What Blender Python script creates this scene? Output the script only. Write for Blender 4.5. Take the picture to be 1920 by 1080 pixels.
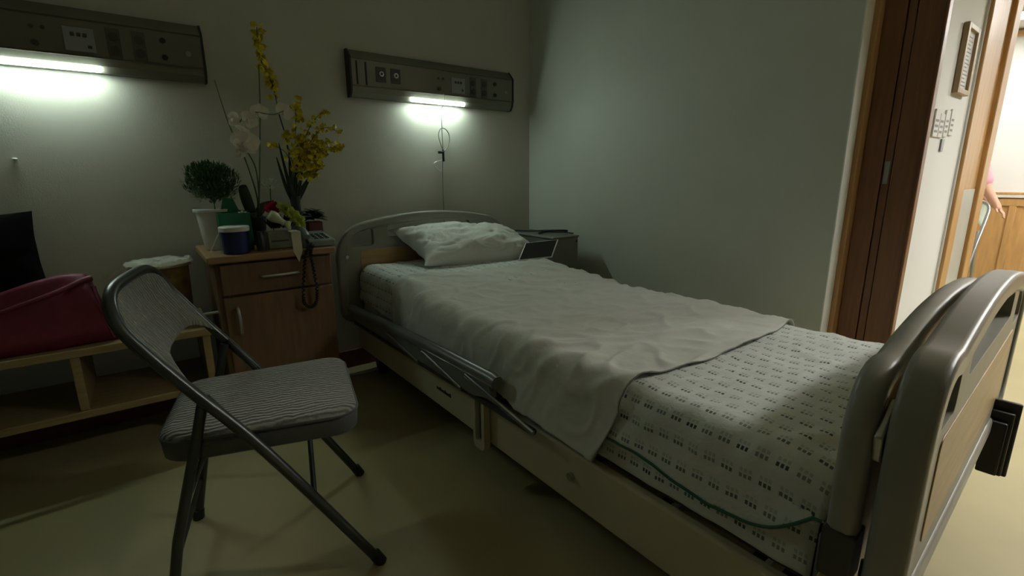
import bpy, bmesh, math, random
from mathutils import Vector, Matrix, noise
from mathutils.geometry import tessellate_polygon
R = math.radians
random.seed(7)
scn = bpy.context.scene
for o in list(bpy.data.objects): bpy.data.objects.remove(o)

# ---------------------------------------------------------------- camera
def make_camera():
    yaw, pitch, roll = R(37.2), R(13.0), R(-0.4)
    fw = Vector((math.sin(yaw)*math.cos(pitch), math.cos(yaw)*math.cos(pitch), -math.sin(pitch)))
    r = Vector((math.cos(yaw), -math.sin(yaw), 0)); u = r.cross(fw)
    r2 = r*math.cos(roll) + u*math.sin(roll); u2 = u*math.cos(roll) - r*math.sin(roll)
    cd = bpy.data.cameras.new('camera'); co = bpy.data.objects.new('camera', cd)
    scn.collection.objects.link(co)
    m = Matrix((r2, u2, -fw)).transposed().to_4x4(); m.translation = Vector((0, 0, 1.0))
    co.matrix_world = m
    cd.sensor_width = 36; cd.lens = 905/1920*36; cd.clip_start = 0.01
    scn.camera = co
make_camera()

# ---------------------------------------------------------------- world, exposure, light levels
TUBE_PANEL = 85.0      # the lamps under the two bedhead panels
TUBE_PANEL_LEFT = 75.0
HALL_LAMP = 116.0       # the hall's ceiling lamps
w = bpy.data.worlds.new('world'); scn.world = w; w.use_nodes = True
w.node_tree.nodes['Background'].inputs[0].default_value = (0.62, 0.60, 0.44, 1)
w.node_tree.nodes['Background'].inputs[1].default_value = 0.010
vs = scn.view_settings
vs.view_transform = 'Standard'; vs.look = 'None'; vs.exposure = 0.0; vs.gamma = 1.0; vs.use_curve_mapping = False

# ---------------------------------------------------------------- materials
def mat(name, col, rough=.6, metal=0., var=.08, scale=12., bump=0., bscale=60., emit=None, estr=0., alpha=None, spec=.5, stretch=None, sheen=0):
    m = bpy.data.materials.new(name); m.use_nodes = True
    nt = m.node_tree; b = nt.nodes['Principled BSDF']
    b.inputs['Roughness'].default_value = rough; b.inputs['Metallic'].default_value = metal
    b.inputs['Specular IOR Level'].default_value = spec
    if sheen: b.inputs['Sheen Weight'].default_value = sheen
    tc = nt.nodes.new('ShaderNodeTexCoord'); mp = nt.nodes.new('ShaderNodeMapping')
    nt.links.new(tc.outputs['Object'], mp.inputs[0])
    if stretch: mp.inputs['Scale'].default_value = stretch
    n = nt.nodes.new('ShaderNodeTexNoise'); n.inputs['Scale'].default_value = scale; n.inputs['Detail'].default_value = 4
    nt.links.new(mp.outputs[0], n.inputs['Vector'])
    rp = nt.nodes.new('ShaderNodeValToRGB')
    rp.color_ramp.elements[0].position = .3; rp.color_ramp.elements[1].position = .7
    rp.color_ramp.elements[0].color = tuple(c*(1-var) for c in col)+(1,)
    rp.color_ramp.elements[1].color = tuple(min(1, c*(1+var)) for c in col)+(1,)
    nt.links.new(n.outputs['Fac'], rp.inputs[0]); nt.links.new(rp.outputs[0], b.inputs['Base Color'])
    if bump:
        n2 = nt.nodes.new('ShaderNodeTexNoise'); n2.inputs['Scale'].default_value = bscale
        nt.links.new(mp.outputs[0], n2.inputs['Vector'])
        bp = nt.nodes.new('ShaderNodeBump'); bp.inputs['Strength'].default_value = bump; bp.inputs['Distance'].default_value = .004
        nt.links.new(n2.outputs['Fac'], bp.inputs['Height']); nt.links.new(bp.outputs[0], b.inputs['Normal'])
    if emit:
        b.inputs['Emission Color'].default_value = emit+(1,); b.inputs['Emission Strength'].default_value = estr
    if alpha is not None:
        b.inputs['Alpha'].default_value = alpha
    return m

M = {}
M['wall'] = mat('wall_paint', (.54, .525, .455), .75, var=.03, scale=5, bump=.15, bscale=220)
M['wallR'] = mat('right_wall_paint', (.53, .555, .49), .55, var=.03, scale=4, bump=.12, bscale=220)
M['hallwall'] = mat('hall_paint', (.80, .81, .79), .7, var=.015, scale=4)
M['ceil'] = mat('ceiling_paint', (.78, .77, .70), .8, var=.02)
M['floor'] = mat('vinyl_floor', (.40, .348, .18), .5, var=.06, scale=3, bump=.04, bscale=30)
M['skirt'] = mat('skirting_wood', (.16, .05, .028), .5, var=.2, scale=20)
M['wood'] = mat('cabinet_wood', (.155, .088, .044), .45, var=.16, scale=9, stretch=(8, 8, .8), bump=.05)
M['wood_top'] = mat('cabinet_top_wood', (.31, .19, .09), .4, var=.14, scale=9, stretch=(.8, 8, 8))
M['pine'] = mat('bench_pine', (.31, .23, .105), .45, var=.15, scale=8, stretch=(.8, 9, 9))
M['doorwood'] = mat('jamb_wood', (.19, .090, .042), .42, var=.16, scale=10, stretch=(8, 8, .5))
M['doorlight'] = mat('casing_wood', (.50, .30, .14), .45, var=.10, scale=10, stretch=(8, 8, .5))
M['oak'] = mat('hall_oak', (.50, .29, .11), .4, var=.14, scale=8, stretch=(5, 5, .6))
M['dark'] = mat('dark_groove', (.015, .012, .010), .7)
M['white_plastic'] = mat('white_plastic', (.72, .72, .68), .4, var=.02)
M['cornerguard'] = mat('corner_guard', (.66, .67, .62), .5, var=.03)
M['alu'] = mat('panel_aluminium', (.20, .19, .15), .42, .5, var=.03, scale=6)
M['alu_dark'] = mat('panel_band', (.12, .11, .085), .4, .5, var=.03, scale=6)
M['black'] = mat('black_plastic', (.014, .014, .014), .5, var=.1)
M['socket'] = mat('socket_brown', (.055, .05, .04), .5)
M['plate'] = mat('switch_plate', (.30, .31, .32), .4, var=.05)
M['ring'] = mat('white_ring', (.8, .8, .8), .35)
M['tube'] = mat('lamp_glow', (.9, 1, .95), .5, emit=(.80, 1.0, .89), estr=TUBE_PANEL)
M['tubeL'] = mat('lamp_glow_left', (.9, 1, .95), .5, emit=(.80, 1.0, .89), estr=TUBE_PANEL_LEFT)
M['halllamp'] = mat('hall_lamp_glow', (1, 1, 1), .5, emit=(1.0, .98, .94), estr=HALL_LAMP)
M['greyplastic'] = mat('bed_end_grey', (.27, .265, .22), .45, var=.05, scale=30)
M['rimplastic'] = mat('bed_rim_grey', (.26, .255, .225), .38, var=.04, scale=30)
M['bedwood'] = mat('bed_panel_wood', (.38, .25, .10), .4, var=.15, scale=8, stretch=(.8, 8, 8))
M['cream'] = mat('cream_enamel', (.50, .46, .32), .42, var=.05, scale=8)
M['guard'] = mat('guard_grey', (.17, .18, .165), .35, .2, var=.06)
M['chrome'] = mat('chrome', (.55, .56, .54), .22, .9, var=.04)
M['steel'] = mat('brushed_steel', (.45, .46, .44), .35, .8, var=.06)
M['darksteel'] = mat('dark_steel', (.06, .06, .058), .45, .5)
M['rubber'] = mat('rubber', (.02, .02, .02), .7)
M['sheet'] = mat('plain_sheet_cotton', (.56, .57, .52), .85, var=.04, scale=6, bump=.5, bscale=34, sheen=.15)
M['pillow'] = mat('pillow_cotton', (.62, .63, .58), .85, var=.03, scale=6, bump=.3, bscale=80, sheen=.15)
M['mattress'] = mat('mattress_cover', (.10, .12, .11), .7)
M['piping'] = mat('green_piping', (.02, .11, .055), .6)
M['chairframe'] = mat('chair_tube_grey', (.058, .064, .060), .30, .55, var=.08)
M['chairside'] = mat('chair_vinyl', (.06, .065, .06), .42, var=.1, bump=.2, bscale=200)
M['maroon'] = mat('maroon_nylon', (.155, .014, .038), .5, var=.2, scale=10, bump=.3, bscale=40)
M['blackcloth'] = mat('black_cloth', (.006, .006, .006), .95, var=.2, spec=.05)
M['blue'] = mat('blue_plastic', (.006, .011, .075), .35, var=.1)
M['green'] = mat('green_plastic', (.005, .13, .055), .4, var=.12)
M['leaf'] = mat('leaf_green', (.035, .10, .022), .5, var=.4, scale=30)
M['leafdark'] = mat('dark_leaf', (.014, .03, .012), .4, var=.3, scale=25)
M['stem'] = mat('stem_green', (.05, .10, .035), .5, var=.2)
M['petalw'] = mat('white_petal', (.82, .76, .66), .6, var=.06, scale=30)
M['petaly'] = mat('yellow_petal', (.66, .53, .02), .5, var=.25, scale=60)
M['petalr'] = mat('red_petal', (.42, .012, .04), .6, var=.25, scale=60)
M['petalg'] = mat('lime_petal', (.55, .62, .14), .6, var=.2, scale=60)
M['ribbon'] = mat('pale_ribbon', (.60, .66, .45), .45, var=.1)
M['ribbonw'] = mat('cream_ribbon', (.58, .55, .42), .45, var=.06)
M['vase'] = mat('dark_vase', (.03, .035, .04), .3)
M['terra'] = mat('brown_pot', (.10, .02, .02), .5)
M['boxgrey'] = mat('grey_container', (.26, .27, .22), .4, var=.08)
M['phone'] = mat('phone_grey', (.23, .27, .25), .4, var=.06)
M['phonedark'] = mat('phone_key', (.04, .05, .05), .5)
M['tub'] = mat('kraft_tub', (.26, .17, .07), .6, var=.5, scale=24)
M['lid'] = mat('tub_lid', (.50, .46, .28), .5, var=.1)
M['film'] = mat('clear_film', (.8, .82, .8), .12, alpha=.22)
M['metalbox'] = mat('grey_metal_box', (.20, .205, .18), .45, .3, var=.06)
M['tablet'] = mat('tablet_screen', (.008, .009, .01), .15)
M['paper'] = mat('white_paper', (.78, .78, .76), .7, var=.02)
M['print'] = mat('grey_print', (.30, .30, .30), .7)
M['teal'] = mat('teal_pack', (.10, .42, .40), .4, var=.3, scale=50)
M['skin'] = mat('skin', (.66, .38, .27), .55, var=.05)
M['pink'] = mat('pink_cloth', (.68, .36, .44), .8, var=.06)
M['trouser'] = mat('dark_trouser_cloth', (.06, .06, .08), .85)
M['hair'] = mat('hair', (.05, .045, .04), .7)
M['palechair'] = mat('pale_chair_vinyl', (.46, .52, .45), .5)
M['paleframe'] = mat('pale_chair_frame', (.30, .30, .29), .3, .6)
M['frame'] = mat('picture_frame_wood', (.36, .25, .14), .45)
M['kick'] = mat('kickplate', (.50, .52, .49), .45, .25, var=.04)

def corduroy():
    m = mat('ribbed_grey_fabric', (.15, .155, .14), .9, var=.12, scale=25, sheen=.3)
    nt = m.node_tree; b = nt.nodes['Principled BSDF']
    uv = nt.nodes.new('ShaderNodeUVMap'); wv = nt.nodes.new('ShaderNodeTexWave')
    wv.inputs['Scale'].default_value = 24; wv.inputs['Distortion'].default_value = 5.5; wv.inputs['Detail'].default_value = 3
    wv.inputs['Detail Scale'].default_value = 1.1; wv.bands_direction = 'X'
    nt.links.new(uv.outputs[0], wv.inputs['Vector'])
    bp = nt.nodes.new('ShaderNodeBump'); bp.inputs['Strength'].default_value = .9; bp.inputs['Distance'].default_value = .004
    nt.links.new(wv.outputs['Fac'], bp.inputs['Height']); nt.links.new(bp.outputs[0], b.inputs['Normal'])
    rp = nt.nodes.new('ShaderNodeValToRGB')
    rp.color_ramp.elements[0].color = (.12, .125, .105, 1); rp.color_ramp.elements[1].color = (.25, .255, .22, 1)
    nt.links.new(wv.outputs['Fac'], rp.inputs[0]); nt.links.new(rp.outputs[0], b.inputs['Base Color'])
    return m
M['cord'] = corduroy()

def printed_cotton():
    """rows of little printed groups (three dark dashes under three pale ones)"""
    m = mat('printed_cotton', (.60, .64, .60), .85, var=.03, scale=6, bump=.35, bscale=90, sheen=.15)
    nt = m.node_tree; b = nt.nodes['Principled BSDF']; L = nt.links
    uv = nt.nodes.new('ShaderNodeUVMap'); nz = nt.nodes.new('ShaderNodeTexNoise'); nz.inputs['Scale'].default_value = 9
    L.new(uv.outputs[0], nz.inputs['Vector'])
    sx = nt.nodes.new('ShaderNodeSeparateXYZ'); L.new(uv.outputs[0], sx.inputs[0])
    def mth(op, a, bb=None, c=None):
        n = nt.nodes.new('ShaderNodeMath'); n.operation = op
        for i, v in enumerate((a, bb, c)):
            if v is None: continue
            if isinstance(v, (int, float)): n.inputs[i].default_value = v
            else: L.new(v, n.inputs[i])
        return n.outputs[0]
    U, V = sx.outputs[0], sx.outputs[1]      # U along the bed, V across it, metres
    v = mth('DIVIDE', V, .047); row = mth('FLOOR', v); cv = mth('FRACT', v)
    odd = mth('MODULO', row, 2.0)
    u = mth('ADD', mth('DIVIDE', U, .036), mth('MULTIPLY', odd, .5)); cu = mth('FRACT', mth('ADD', u, 60.0))
    q = mth('FRACT', mth('MULTIPLY', cu, 4.4)); inr = mth('LESS_THAN', cu, .68)
    dash = mth('LESS_THAN', mth('ABSOLUTE', mth('SUBTRACT', q, .5)), .33)
    def band(c, h): return mth('LESS_THAN', mth('ABSOLUTE', mth('SUBTRACT', cv, c)), h)
    k = mth('MULTIPLY', dash, inr)
    dk = mth('MULTIPLY', k, band(.30, .085)); lt = mth('MULTIPLY', k, band(.54, .075))
    # the ink varies over the cloth
    cell = nt.nodes.new('ShaderNodeTexWhiteNoise'); cell.noise_dimensions = '2D'
    cmb = nt.nodes.new('ShaderNodeCombineXYZ'); L.new(mth('FLOOR', mth('ADD', u, 60.0)), cmb.inputs[0]); L.new(row, cmb.inputs[1])
    L.new(cmb.outputs[0], cell.inputs['Vector'])
    ink = mth('MULTIPLY_ADD', cell.outputs['Value'], .45, .55)
    mx = nt.nodes.new('ShaderNodeMixRGB'); mx2 = nt.nodes.new('ShaderNodeMixRGB')
    src = b.inputs['Base Color'].links[0].from_socket
    L.new(mth('MULTIPLY', lt, .42), mx.inputs[0]); L.new(src, mx.inputs[1]); mx.inputs[2].default_value = (.16, .26, .20, 1)
    L.new(mth('MULTIPLY', dk, ink), mx2.inputs[0]); L.new(mx.outputs[0], mx2.inputs[1]); mx2.inputs[2].default_value = (.03, .05, .045, 1)
    L.new(mx2.outputs[0], b.inputs['Base Color'])
    return m
M['print_cotton'] = printed_cotton()

# ---------------------------------------------------------------- mesh helpers (all in world metres)
def box(bm, lo, hi, rz=0., piv=None):
    x0, y0, z0 = lo; x1, y1, z1 = hi
    vs_ = [bm.verts.new(p) for p in ((x0,y0,z0),(x1,y0,z0),(x1,y1,z0),(x0,y1,z0),(x0,y0,z1),(x1,y0,z1),(x1,y1,z1),(x0,y1,z1))]
    for f in ((0,3,2,1),(4,5,6,7),(0,1,5,4),(1,2,6,5),(2,3,7,6),(3,0,4,7)): bm.faces.new([vs_[i] for i in f])
    if rz:
        c = Vector(piv) if piv else Vector(((x0+x1)/2, (y0+y1)/2, 0))
        bmesh.ops.rotate(bm, cent=c, matrix=Matrix.Rotation(rz, 3, 'Z'), verts=vs_)
    return vs_
def B(lo, hi, rz=0., piv=None):
    bm = bmesh.new(); box(bm, lo, hi, rz, piv); return bm
def smooth_path(pts, n=6):
    pts = [Vector(p) for p in pts]
    if len(pts) < 3: return pts
    out = []
    for i in range(len(pts)-1):
        p0 = pts[max(i-1,0)]; p1 = pts[i]; p2 = pts[i+1]; p3 = pts[min(i+2,len(pts)-1)]
        for k in range(n):
            t = k/n
            out.append(.5*((2*p1)+(-p0+p2)*t+(2*p0-5*p1+4*p2-p3)*t*t+(-p0+3*p1-3*p2+p3)*t**3))
    out.append(pts[-1]); return out
def tube(bm, pts, r, seg=10, closed=False, cap=True):
    pts = [Vector(p) for p in pts]; n = len(pts)
    rr = r if isinstance(r, (list, tuple)) else [r]*n
    if len(rr) != n: rr = [rr[0]+(rr[-1]-rr[0])*i/(n-1) for i in range(n)]
    rings = []; up = None
    for i, p in enumerate(pts):
        if closed: d = pts[(i+1) % n]-pts[i-1]
        else: d = pts[min(i+1,n-1)]-pts[max(i-1,0)]
        if d.length < 1e-9: d = Vector((0,0,1))
        d.normalize()
        if up is None:
            up = Vector((0,0,1)) if abs(d.z) < .9 else Vector((1,0,0))
        up = (up-d*up.dot(d)); up.normalize(); s = d.cross(up)
        rings.append([bm.verts.new(p+(up*math.cos(a)+s*math.sin(a))*rr[i]) for a in [2*math.pi*k/seg for k in range(seg)]])
    m = n if closed else n-1
    for i in range(m):
        a, b = rings[i], rings[(i+1) % n]
        for k in range(seg): bm.faces.new((a[k], a[(k+1) % seg], b[(k+1) % seg], b[k]))
    if cap and not closed:
        bm.faces.new(list(reversed(rings[0]))); bm.faces.new(rings[-1])
def T(pts, r, seg=10, sm=0, closed=False):
    bm = bmesh.new(); tube(bm, smooth_path(pts, sm) if sm else pts, r, seg, closed); return bm
def lathe(bm, c, prof, seg=28):
    c = Vector(c); rings = []
    for r, z in prof:
        rings.append([bm.verts.new(c+Vector((r*math.cos(a), r*math.sin(a), z))) for a in [2*math.pi*k/seg for k in range(seg)]])
    for a, b in zip(rings, rings[1:]):
        for k in range(seg): bm.faces.new((a[k], a[(k+1) % seg], b[(k+1) % seg], b[k]))
    if prof[0][0] > 1e-4: bm.faces.new(list(reversed(rings[0])))
    if prof[-1][0] > 1e-4: bm.faces.new(rings[-1])
def LT(c, prof, seg=28):
    bm = bmesh.new(); lathe(bm, c, prof, seg); return bm
def prism(bm, outer, holes, frame, d0, d1):
    """2-D loops pushed through a thickness; frame(u, v, d) gives the point"""
    loops = [outer]+list(holes)
    tri = tessellate_polygon([[Vector((p[0], p[1], 0)) for p in l] for l in loops])
    flat = [p for l in loops for p in l]
    A = [bm.verts.new(frame(p[0], p[1], d0)) for p in flat]; Bv = [bm.verts.new(frame(p[0], p[1], d1)) for p in flat]
    for t in tri:
        try:
            bm.faces.new([A[i] for i in t]); bm.faces.new([Bv[i] for i in reversed(t)])
        except ValueError: pass
    k = 0
    for l in loops:
        n = len(l)
        for i in range(n): bm.faces.new((A[k+i], A[k+(i+1) % n], Bv[k+(i+1) % n], Bv[k+i]))
        k += n
    bmesh.ops.recalc_face_normals(bm, faces=bm.faces)
def ellipsoid(bm, c, r, rot=None, seg=10, ring=7):
    g = bmesh.ops.create_uvsphere(bm, u_segments=seg, v_segments=ring, radius=1)['verts']
    mt = Matrix.Translation(Vector(c)) @ (rot.to_4x4() if rot else Matrix.Identity(4)) @ Matrix.Diagonal((r[0], r[1], r[2], 1))
    bmesh.ops.transform(bm, matrix=mt, verts=g)
def petal(bm, c, d, L, W, curl=.3, nrm=Vector((0,0,1))):
    c = Vector(c); d = Vector(d).normalized(); s = d.cross(nrm)
    if s.length < 1e-3: s = d.cross(Vector((1,0,0)))
    s.normalize(); n = s.cross(d)
    rows = []
    for i in range(6):
        t = i/5; wv = W*math.sin(math.pi*min(.97, t*.9+.06))**.8; ctr = c+d*L*t+n*curl*L*t*t
        rows.append([bm.verts.new(ctr-s*wv), bm.verts.new(ctr-n*wv*.25), bm.verts.new(ctr+s*wv)])
    for a, b in zip(rows, rows[1:]):
        for k in range(2): bm.faces.new((a[k], a[k+1], b[k+1], b[k]))
    
def grid(bm, P, nu, nv, UV=None):
    V = [[bm.verts.new(P(i/(nu-1), j/(nv-1))) for j in range(nv)] for i in range(nu)]
    ul = bm.loops.layers.uv.verify() if UV else None
    for i in range(nu-1):
        for j in range(nv-1):
            f = bm.faces.new((V[i][j], V[i+1][j], V[i+1][j+1], V[i][j+1]))
            if UV:
                for l, (a, b) in zip(f.loops, ((i,j),(i+1,j),(i+1,j+1),(i,j+1))): l[ul].uv = UV(a/(nu-1), b/(nv-1))
    return V
def nz(x, y, z=0.): return noise.noise(Vector((x, y, z)))

def obj(name, bm, material, parent=None, bevel=0., bseg=2, solid=0., soff=0., angle=38, sub=0):
    bm.normal_update()
    me = bpy.data.meshes.new(name)
    if parent is None or parent.type == 'EMPTY' or True:
        if parent is None:
            co = [v.co for v in bm.verts]
            org = Vector(((min(c.x for c in co)+max(c.x for c in co))/2, (min(c.y for c in co)+max(c.y for c in co))/2, min(c.z for c in co)))
        else: org = Vector(parent['_w'])
    for v in bm.verts: v.co -= org
    bm.to_mesh(me); bm.free()
    me.materials.append(material if not isinstance(material, str) else M[material])
    for p in me.polygons: p.use_smooth = True
    me.set_sharp_from_angle(angle=R(angle))
    o = bpy.data.objects.new(name, me); scn.collection.objects.link(o)
    if parent is None: o.location = org
    else: o.parent = parent
    o['_w'] = list(org)
    if solid: s = o.modifiers.new('solid', 'SOLIDIFY'); s.thickness = solid; s.offset = soff
    if bevel:
        b = o.modifiers.new('bevel', 'BEVEL'); b.width = bevel; b.segments = bseg; b.limit_method = 'ANGLE'; b.angle_limit = R(40)
    if sub: s = o.modifiers.new('sub', 'SUBSURF'); s.levels = sub; s.render_levels = sub
    return o
def tag(o, label, cat, group=None):
    o['label'] = label; o['category'] = cat
    if group: o['group'] = group
    return o
def thing(name, loc, label, cat, group=None):
    o = bpy.data.objects.new(name, None); scn.collection.objects.link(o); o.location = loc; o.empty_display_size = .1
    o['_w'] = list(loc); return tag(o, label, cat, group)
def struct(name, bm, m, parent=None, **k):
    o = obj(name, bm, m, parent, **k)
    if parent is None: o['kind'] = 'structure'
    return o

# ================================================================ SETTING
YB = 2.491; XR = 2.037; CH = 2.26; YJ0 = .484; YJ1 = .705     # back wall, right wall, ceiling, doorway reveal
struct('floor', B((-3.2, -2.6, -.05), (7.0, 3.3, 0)), 'floor')
struct('ceiling', B((-3.2, -2.6, CH), (7.0, 3.3, CH+.05)), 'ceil')
struct('wall_back', B((-3.2, YB, 0), (XR+.02, YB+.12, CH)), 'wall')
struct('wall_right', B((XR, YJ1, 0), (2.12, YB+.1, CH)), 'wallR')
struct('wall_left', B((-2.6, YJ0, 0), (-2.48, YB, CH)), 'wall')
struct('wall_front', B((-2.6, YJ0, 0), (-.45, YJ1, CH)), 'wall')
struct('wall_lintel', B((-.45, YJ0, 2.08), (XR+.1, YJ1, CH)), 'wall')
struct('baseboard_back', B((-2.48, YB-.012, 0), (XR, YB, .098)), 'skirt', bevel=.003)
struct('baseboard_right', B((XR-.012, YJ1+.03, 0), (XR, YB-.012, .098)), 'skirt', bevel=.003)
# doorway reveal at the end of the right wall: wall end, casing, brown jamb with the pocketed door, hall wall
XJ = 2.16; YH = .514
struct('trim_1', B((XR-.001, YJ1-.004, 0), (2.108, YJ1+.002, 2.08)), 'cornerguard', bevel=.003)
struct('trim_2', B((2.118, .688, 0), (XJ+.004, .72, 2.08)), 'doorlight', bevel=.002)
struct('shadow_gap', B((2.106, .706, 0), (2.12, .74, 2.08)), 'dark')  # dark strip colours in the shadow gap between wall end and casing
jb = bmesh.new()
box(jb, (XJ, .622, 0), (XJ+.05, .6875, 2.08)); box(jb, (XJ, .518, 0), (XJ+.05, .592, 2.08)); box(jb, (XJ+.03, .592, 0), (XJ+.05, .622, 2.08))
struct('trim_4', jb, 'doorwood', bevel=.0015)
struct('trim_5', B((XJ-.008, .508, 0), (XJ+.03, .5175, 2.08)), 'doorwood', bevel=.003)
d1 = struct('door_1', B((XJ+.005, .5955, .01), (XJ+.9, .6185, 2.06)), 'doorwood', bevel=.001)
obj('latch_plate', B((XJ+.002, .600, .965), (XJ+.0055, .614, 1.045)), 'steel', d1)
YJ0 = YH
struct('wall_hall_side', B((XJ+.05, YJ0, 0), (2.65, .585, CH)), 'hallwall')
hs = bmesh.new(); box(hs, (2.65, YJ0, 2.06), (3.15, .66, CH)); box(hs, (3.12, YJ0+.02, 0), (3.15, 1.7, CH))
box(hs, (XR+.135, .632, 0), (3.12, .66, CH))
struct('wall_hall_core', hs, 'hallwall')
# hall door with kick plate
d2 = struct('door_2', B((2.76, YJ0-.002, .012), (3.06, YJ0+.035, 2.03)), 'oak', bevel=.002)
obj('kick_plate', B((2.775, YJ0-.006, .03), (3.045, YJ0-.001, .93)), 'kick', d2, bevel=.001)
cs = bmesh.new(); box(cs, (2.66, YJ0-.02, 0), (2.76, YJ0+.04, 2.07)); box(cs, (3.06, YJ0-.02, 0), (3.17, YJ0+.12, 2.07)); box(cs, (2.66, YJ0-.02, 2.03), (3.17, YJ0+.04, 2.10))
struct('trim_6', cs, 'oak', bevel=.004)
struct('casing_lit_edge', B((2.650, YJ0-.008, 0), (2.662, YJ0+.01, 2.10)), 'white_plastic', bevel=.002)  # white colour stands in for light on the casing's edge
# far end of the hall
struct('wall_hall_end', B((6.5, -2.6, 0), (6.62, 1.8, CH)), 'hallwall')
struct('wall_hall_rear', B((3.12, 1.7, 0), (6.6, 1.8, CH)), 'hallwall')
wn = bmesh.new(); box(wn, (6.475, -2.5, 0), (6.5, 1.7, .775))
for k in range(9):
    y0 = -2.45+k*.46; box(wn, (6.463, y0, .06), (6.476, y0+.05, .70))
box(wn, (6.463, -2.5, .70), (6.476, 1.7, .765))
struct('trim_8', wn, 'oak', bevel=.004)
struct('trim_9', B((6.455, -2.5, .775), (6.5, 1.7, .80)), 'cornerguard', bevel=.004)
struct('trim_10', B((6.462, -2.5, .80), (6.5, 1.7, .825)), 'oak', bevel=.004)
struct('trim_11', B((6.46, -2.5, CH-.065), (6.5, 1.7, CH-.02)), 'oak', bevel=.006)

# hall ceiling lamps
for k, (x, y, lx, ly, lab) in enumerate(((2.75, -.80, .30, .14, 'ceiling lamp with added deep skirt in the hall just outside the doorway'), (5.85, .93, .13, .07, 'small bright ceiling lamp at the far end of the hall'), (5.3, -.75, .45, .14, 'flat ceiling lamp in the middle of the hall'))):
    lp = thing('ceiling_lamp', (x, y, CH), lab, 'ceiling lamp')
    dp = .15 if k == 0 else .03  # deep skirt added on the doorway lamp to cut light into the room
    hb_ = bmesh.new()
    for lo, hi in (((x-lx-.02, y-ly-.02), (x+lx+.02, y-ly)), ((x-lx-.02, y+ly), (x+lx+.02, y+ly+.02)), ((x-lx-.02, y-ly), (x-lx, y+ly)), ((x+lx, y-ly), (x+lx+.02, y+ly))):
        box(hb_, (*lo, CH-dp), (*hi, CH-.0005))
    obj('lamp_housing', hb_, 'white_plastic', lp)
    obj('diffuser', B((x-lx+.001, y-ly+.001, CH-.020), (x+lx-.001, y+ly-.001, CH-.012)), 'halllamp', lp)

# ================================================================ BEDHEAD PANELS ON THE WALL
def wall_panel(x0, label, tubemat, group):
    L = .98; x1 = x0+L; z0 = 1.385
    t = thing('bedhead_panel', (x0+L/2, YB, z0), label, 'wall panel', group)
    prof = [(0, .215), (.022, .215), (.056, .178), (.060, .172), (.060, .052), (.056, .040), (.052, .022), (.034, .0), (0, 0)]
    def extr(pr, xa, xb):
        bm = bmesh.new(); a = [bm.verts.new((xa, YB-p[0], z0+p[1])) for p in pr]; b = [bm.verts.new((xb, YB-p[0], z0+p[1])) for p in pr]
        n = len(pr)
        for i in range(n): bm.faces.new((a[i], a[(i+1) % n], b[(i+1) % n], b[i]))
        bm.faces.new(a); bm.faces.new(list(reversed(b))); bmesh.ops.recalc_face_normals(bm, faces=bm.faces); return bm
    obj('housing', extr(prof, x0+.008, x1-.008), 'alu', t, angle=20)
    for xa in (x0, x1-.008):
        e = extr([(p[0]*1.04+(.0 if p[0] == 0 else .002), p[1]*1.02-.002) for p in prof], xa, xa+.008); obj('end_cap', e, 'black', t)
    bd = bmesh.new(); box(bd, (x0+.008, YB-.0635, z0+.046), (x1-.008, YB-.0595, z0+.052)); box(bd, (x0+.008, YB-.0635, z0+.168), (x1-.008, YB-.058, z0+.172))
    obj('trim_band', bd, 'alu_dark', t)
    fy = YB-.060
    def pl(n, xa, za, xb, zb, m, d=.003, parent=t, bev=.001): return obj(n, B((x0+xa, fy-d, z0+za), (x0+xb, fy+.001, z0+zb)), m, parent, bevel=bev)
    pl('slot', .030, .055, .038, .160, 'dark'); pl('slot', .075, .055, .083, .160, 'dark')
    for cx in (.155, .232):
        p = pl('outlet_plate', cx-.026, .075, cx+.026, .145, 'socket', .003)
        rg = bmesh.new(); c = Vector((x0+cx+.002, fy-.006, z0+.113))
        tube(rg, [c+Vector((math.cos(a)*.0095, 0, math.sin(a)*.0095)) for a in [k*math.pi/9 for k in range(18)]], .003, 6, closed=True)
        obj('ring', rg, 'ring', p)
    for cx, cz in ((.475, .128), (.505, .128)): obj('jack', LTy((x0+cx, fy, z0+cz), .006, .004), 'socket', t)
    obj('knob', LTy((x0+.478, fy, z0+.075), .010, .010), 'socket', t)
    p = pl('switch_plate', .555, .062, .640, .142, 'plate', .004)
    for k in range(3): pl('button', .575+k*.017, .112, .586+k*.017, .124, 'socket', .006, p)
    pl('button', .618, .075, .630, .085, 'socket', .006, p)
    for cx in (.695, .770):
        p = pl('double_socket', cx-.02, .052, cx+.02, .155, 'alu_dark', .002)
        for cz in (.080, .126): obj('socket_face', LTy((x0+cx, fy-.002, z0+cz), .015, .003), 'socket', p)
    for cz in (.075, .135): obj('jack', LTy((x0+.845, fy, z0+cz), .010, .005), 'black', t)
    obj('sticker', LTy((x0+.925, fy, z0+.098), .010, .0015), 'plate', t)
    # lamp let into the sloping underside
    lm = bmesh.new(); tube(lm, [(x0+.325, YB-.046, z0+.010), (x0+.64, YB-.046, z0+.010)], .0105, 12); obj('lamp_tube', lm, tubemat, t)
    return t
def LTy(c, r, d, seg=16):
    """short round button facing -Y"""
    bm = bmesh.new(); c = Vector(c)
    a = [bm.verts.new(c+Vector((math.cos(q)*r, 0, math.sin(q)*r))) for q in [2*math.pi*k/seg for k in range(seg)]]
    b = [bm.verts.new(v.co+Vector((0, -d, 0))) for v in a]
    for i in range(seg): bm.faces.new((a[i], b[i], b[(i+1) % seg], a[(i+1) % seg]))
    bm.faces.new(b); bm.faces.new(list(reversed(a))); bmesh.ops.recalc_face_normals(bm, faces=bm.faces); return bm
wall_panel(.885, 'metal bedhead service panel with small lit lamp above the bed', 'tube', 'bedhead service panels')
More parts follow.
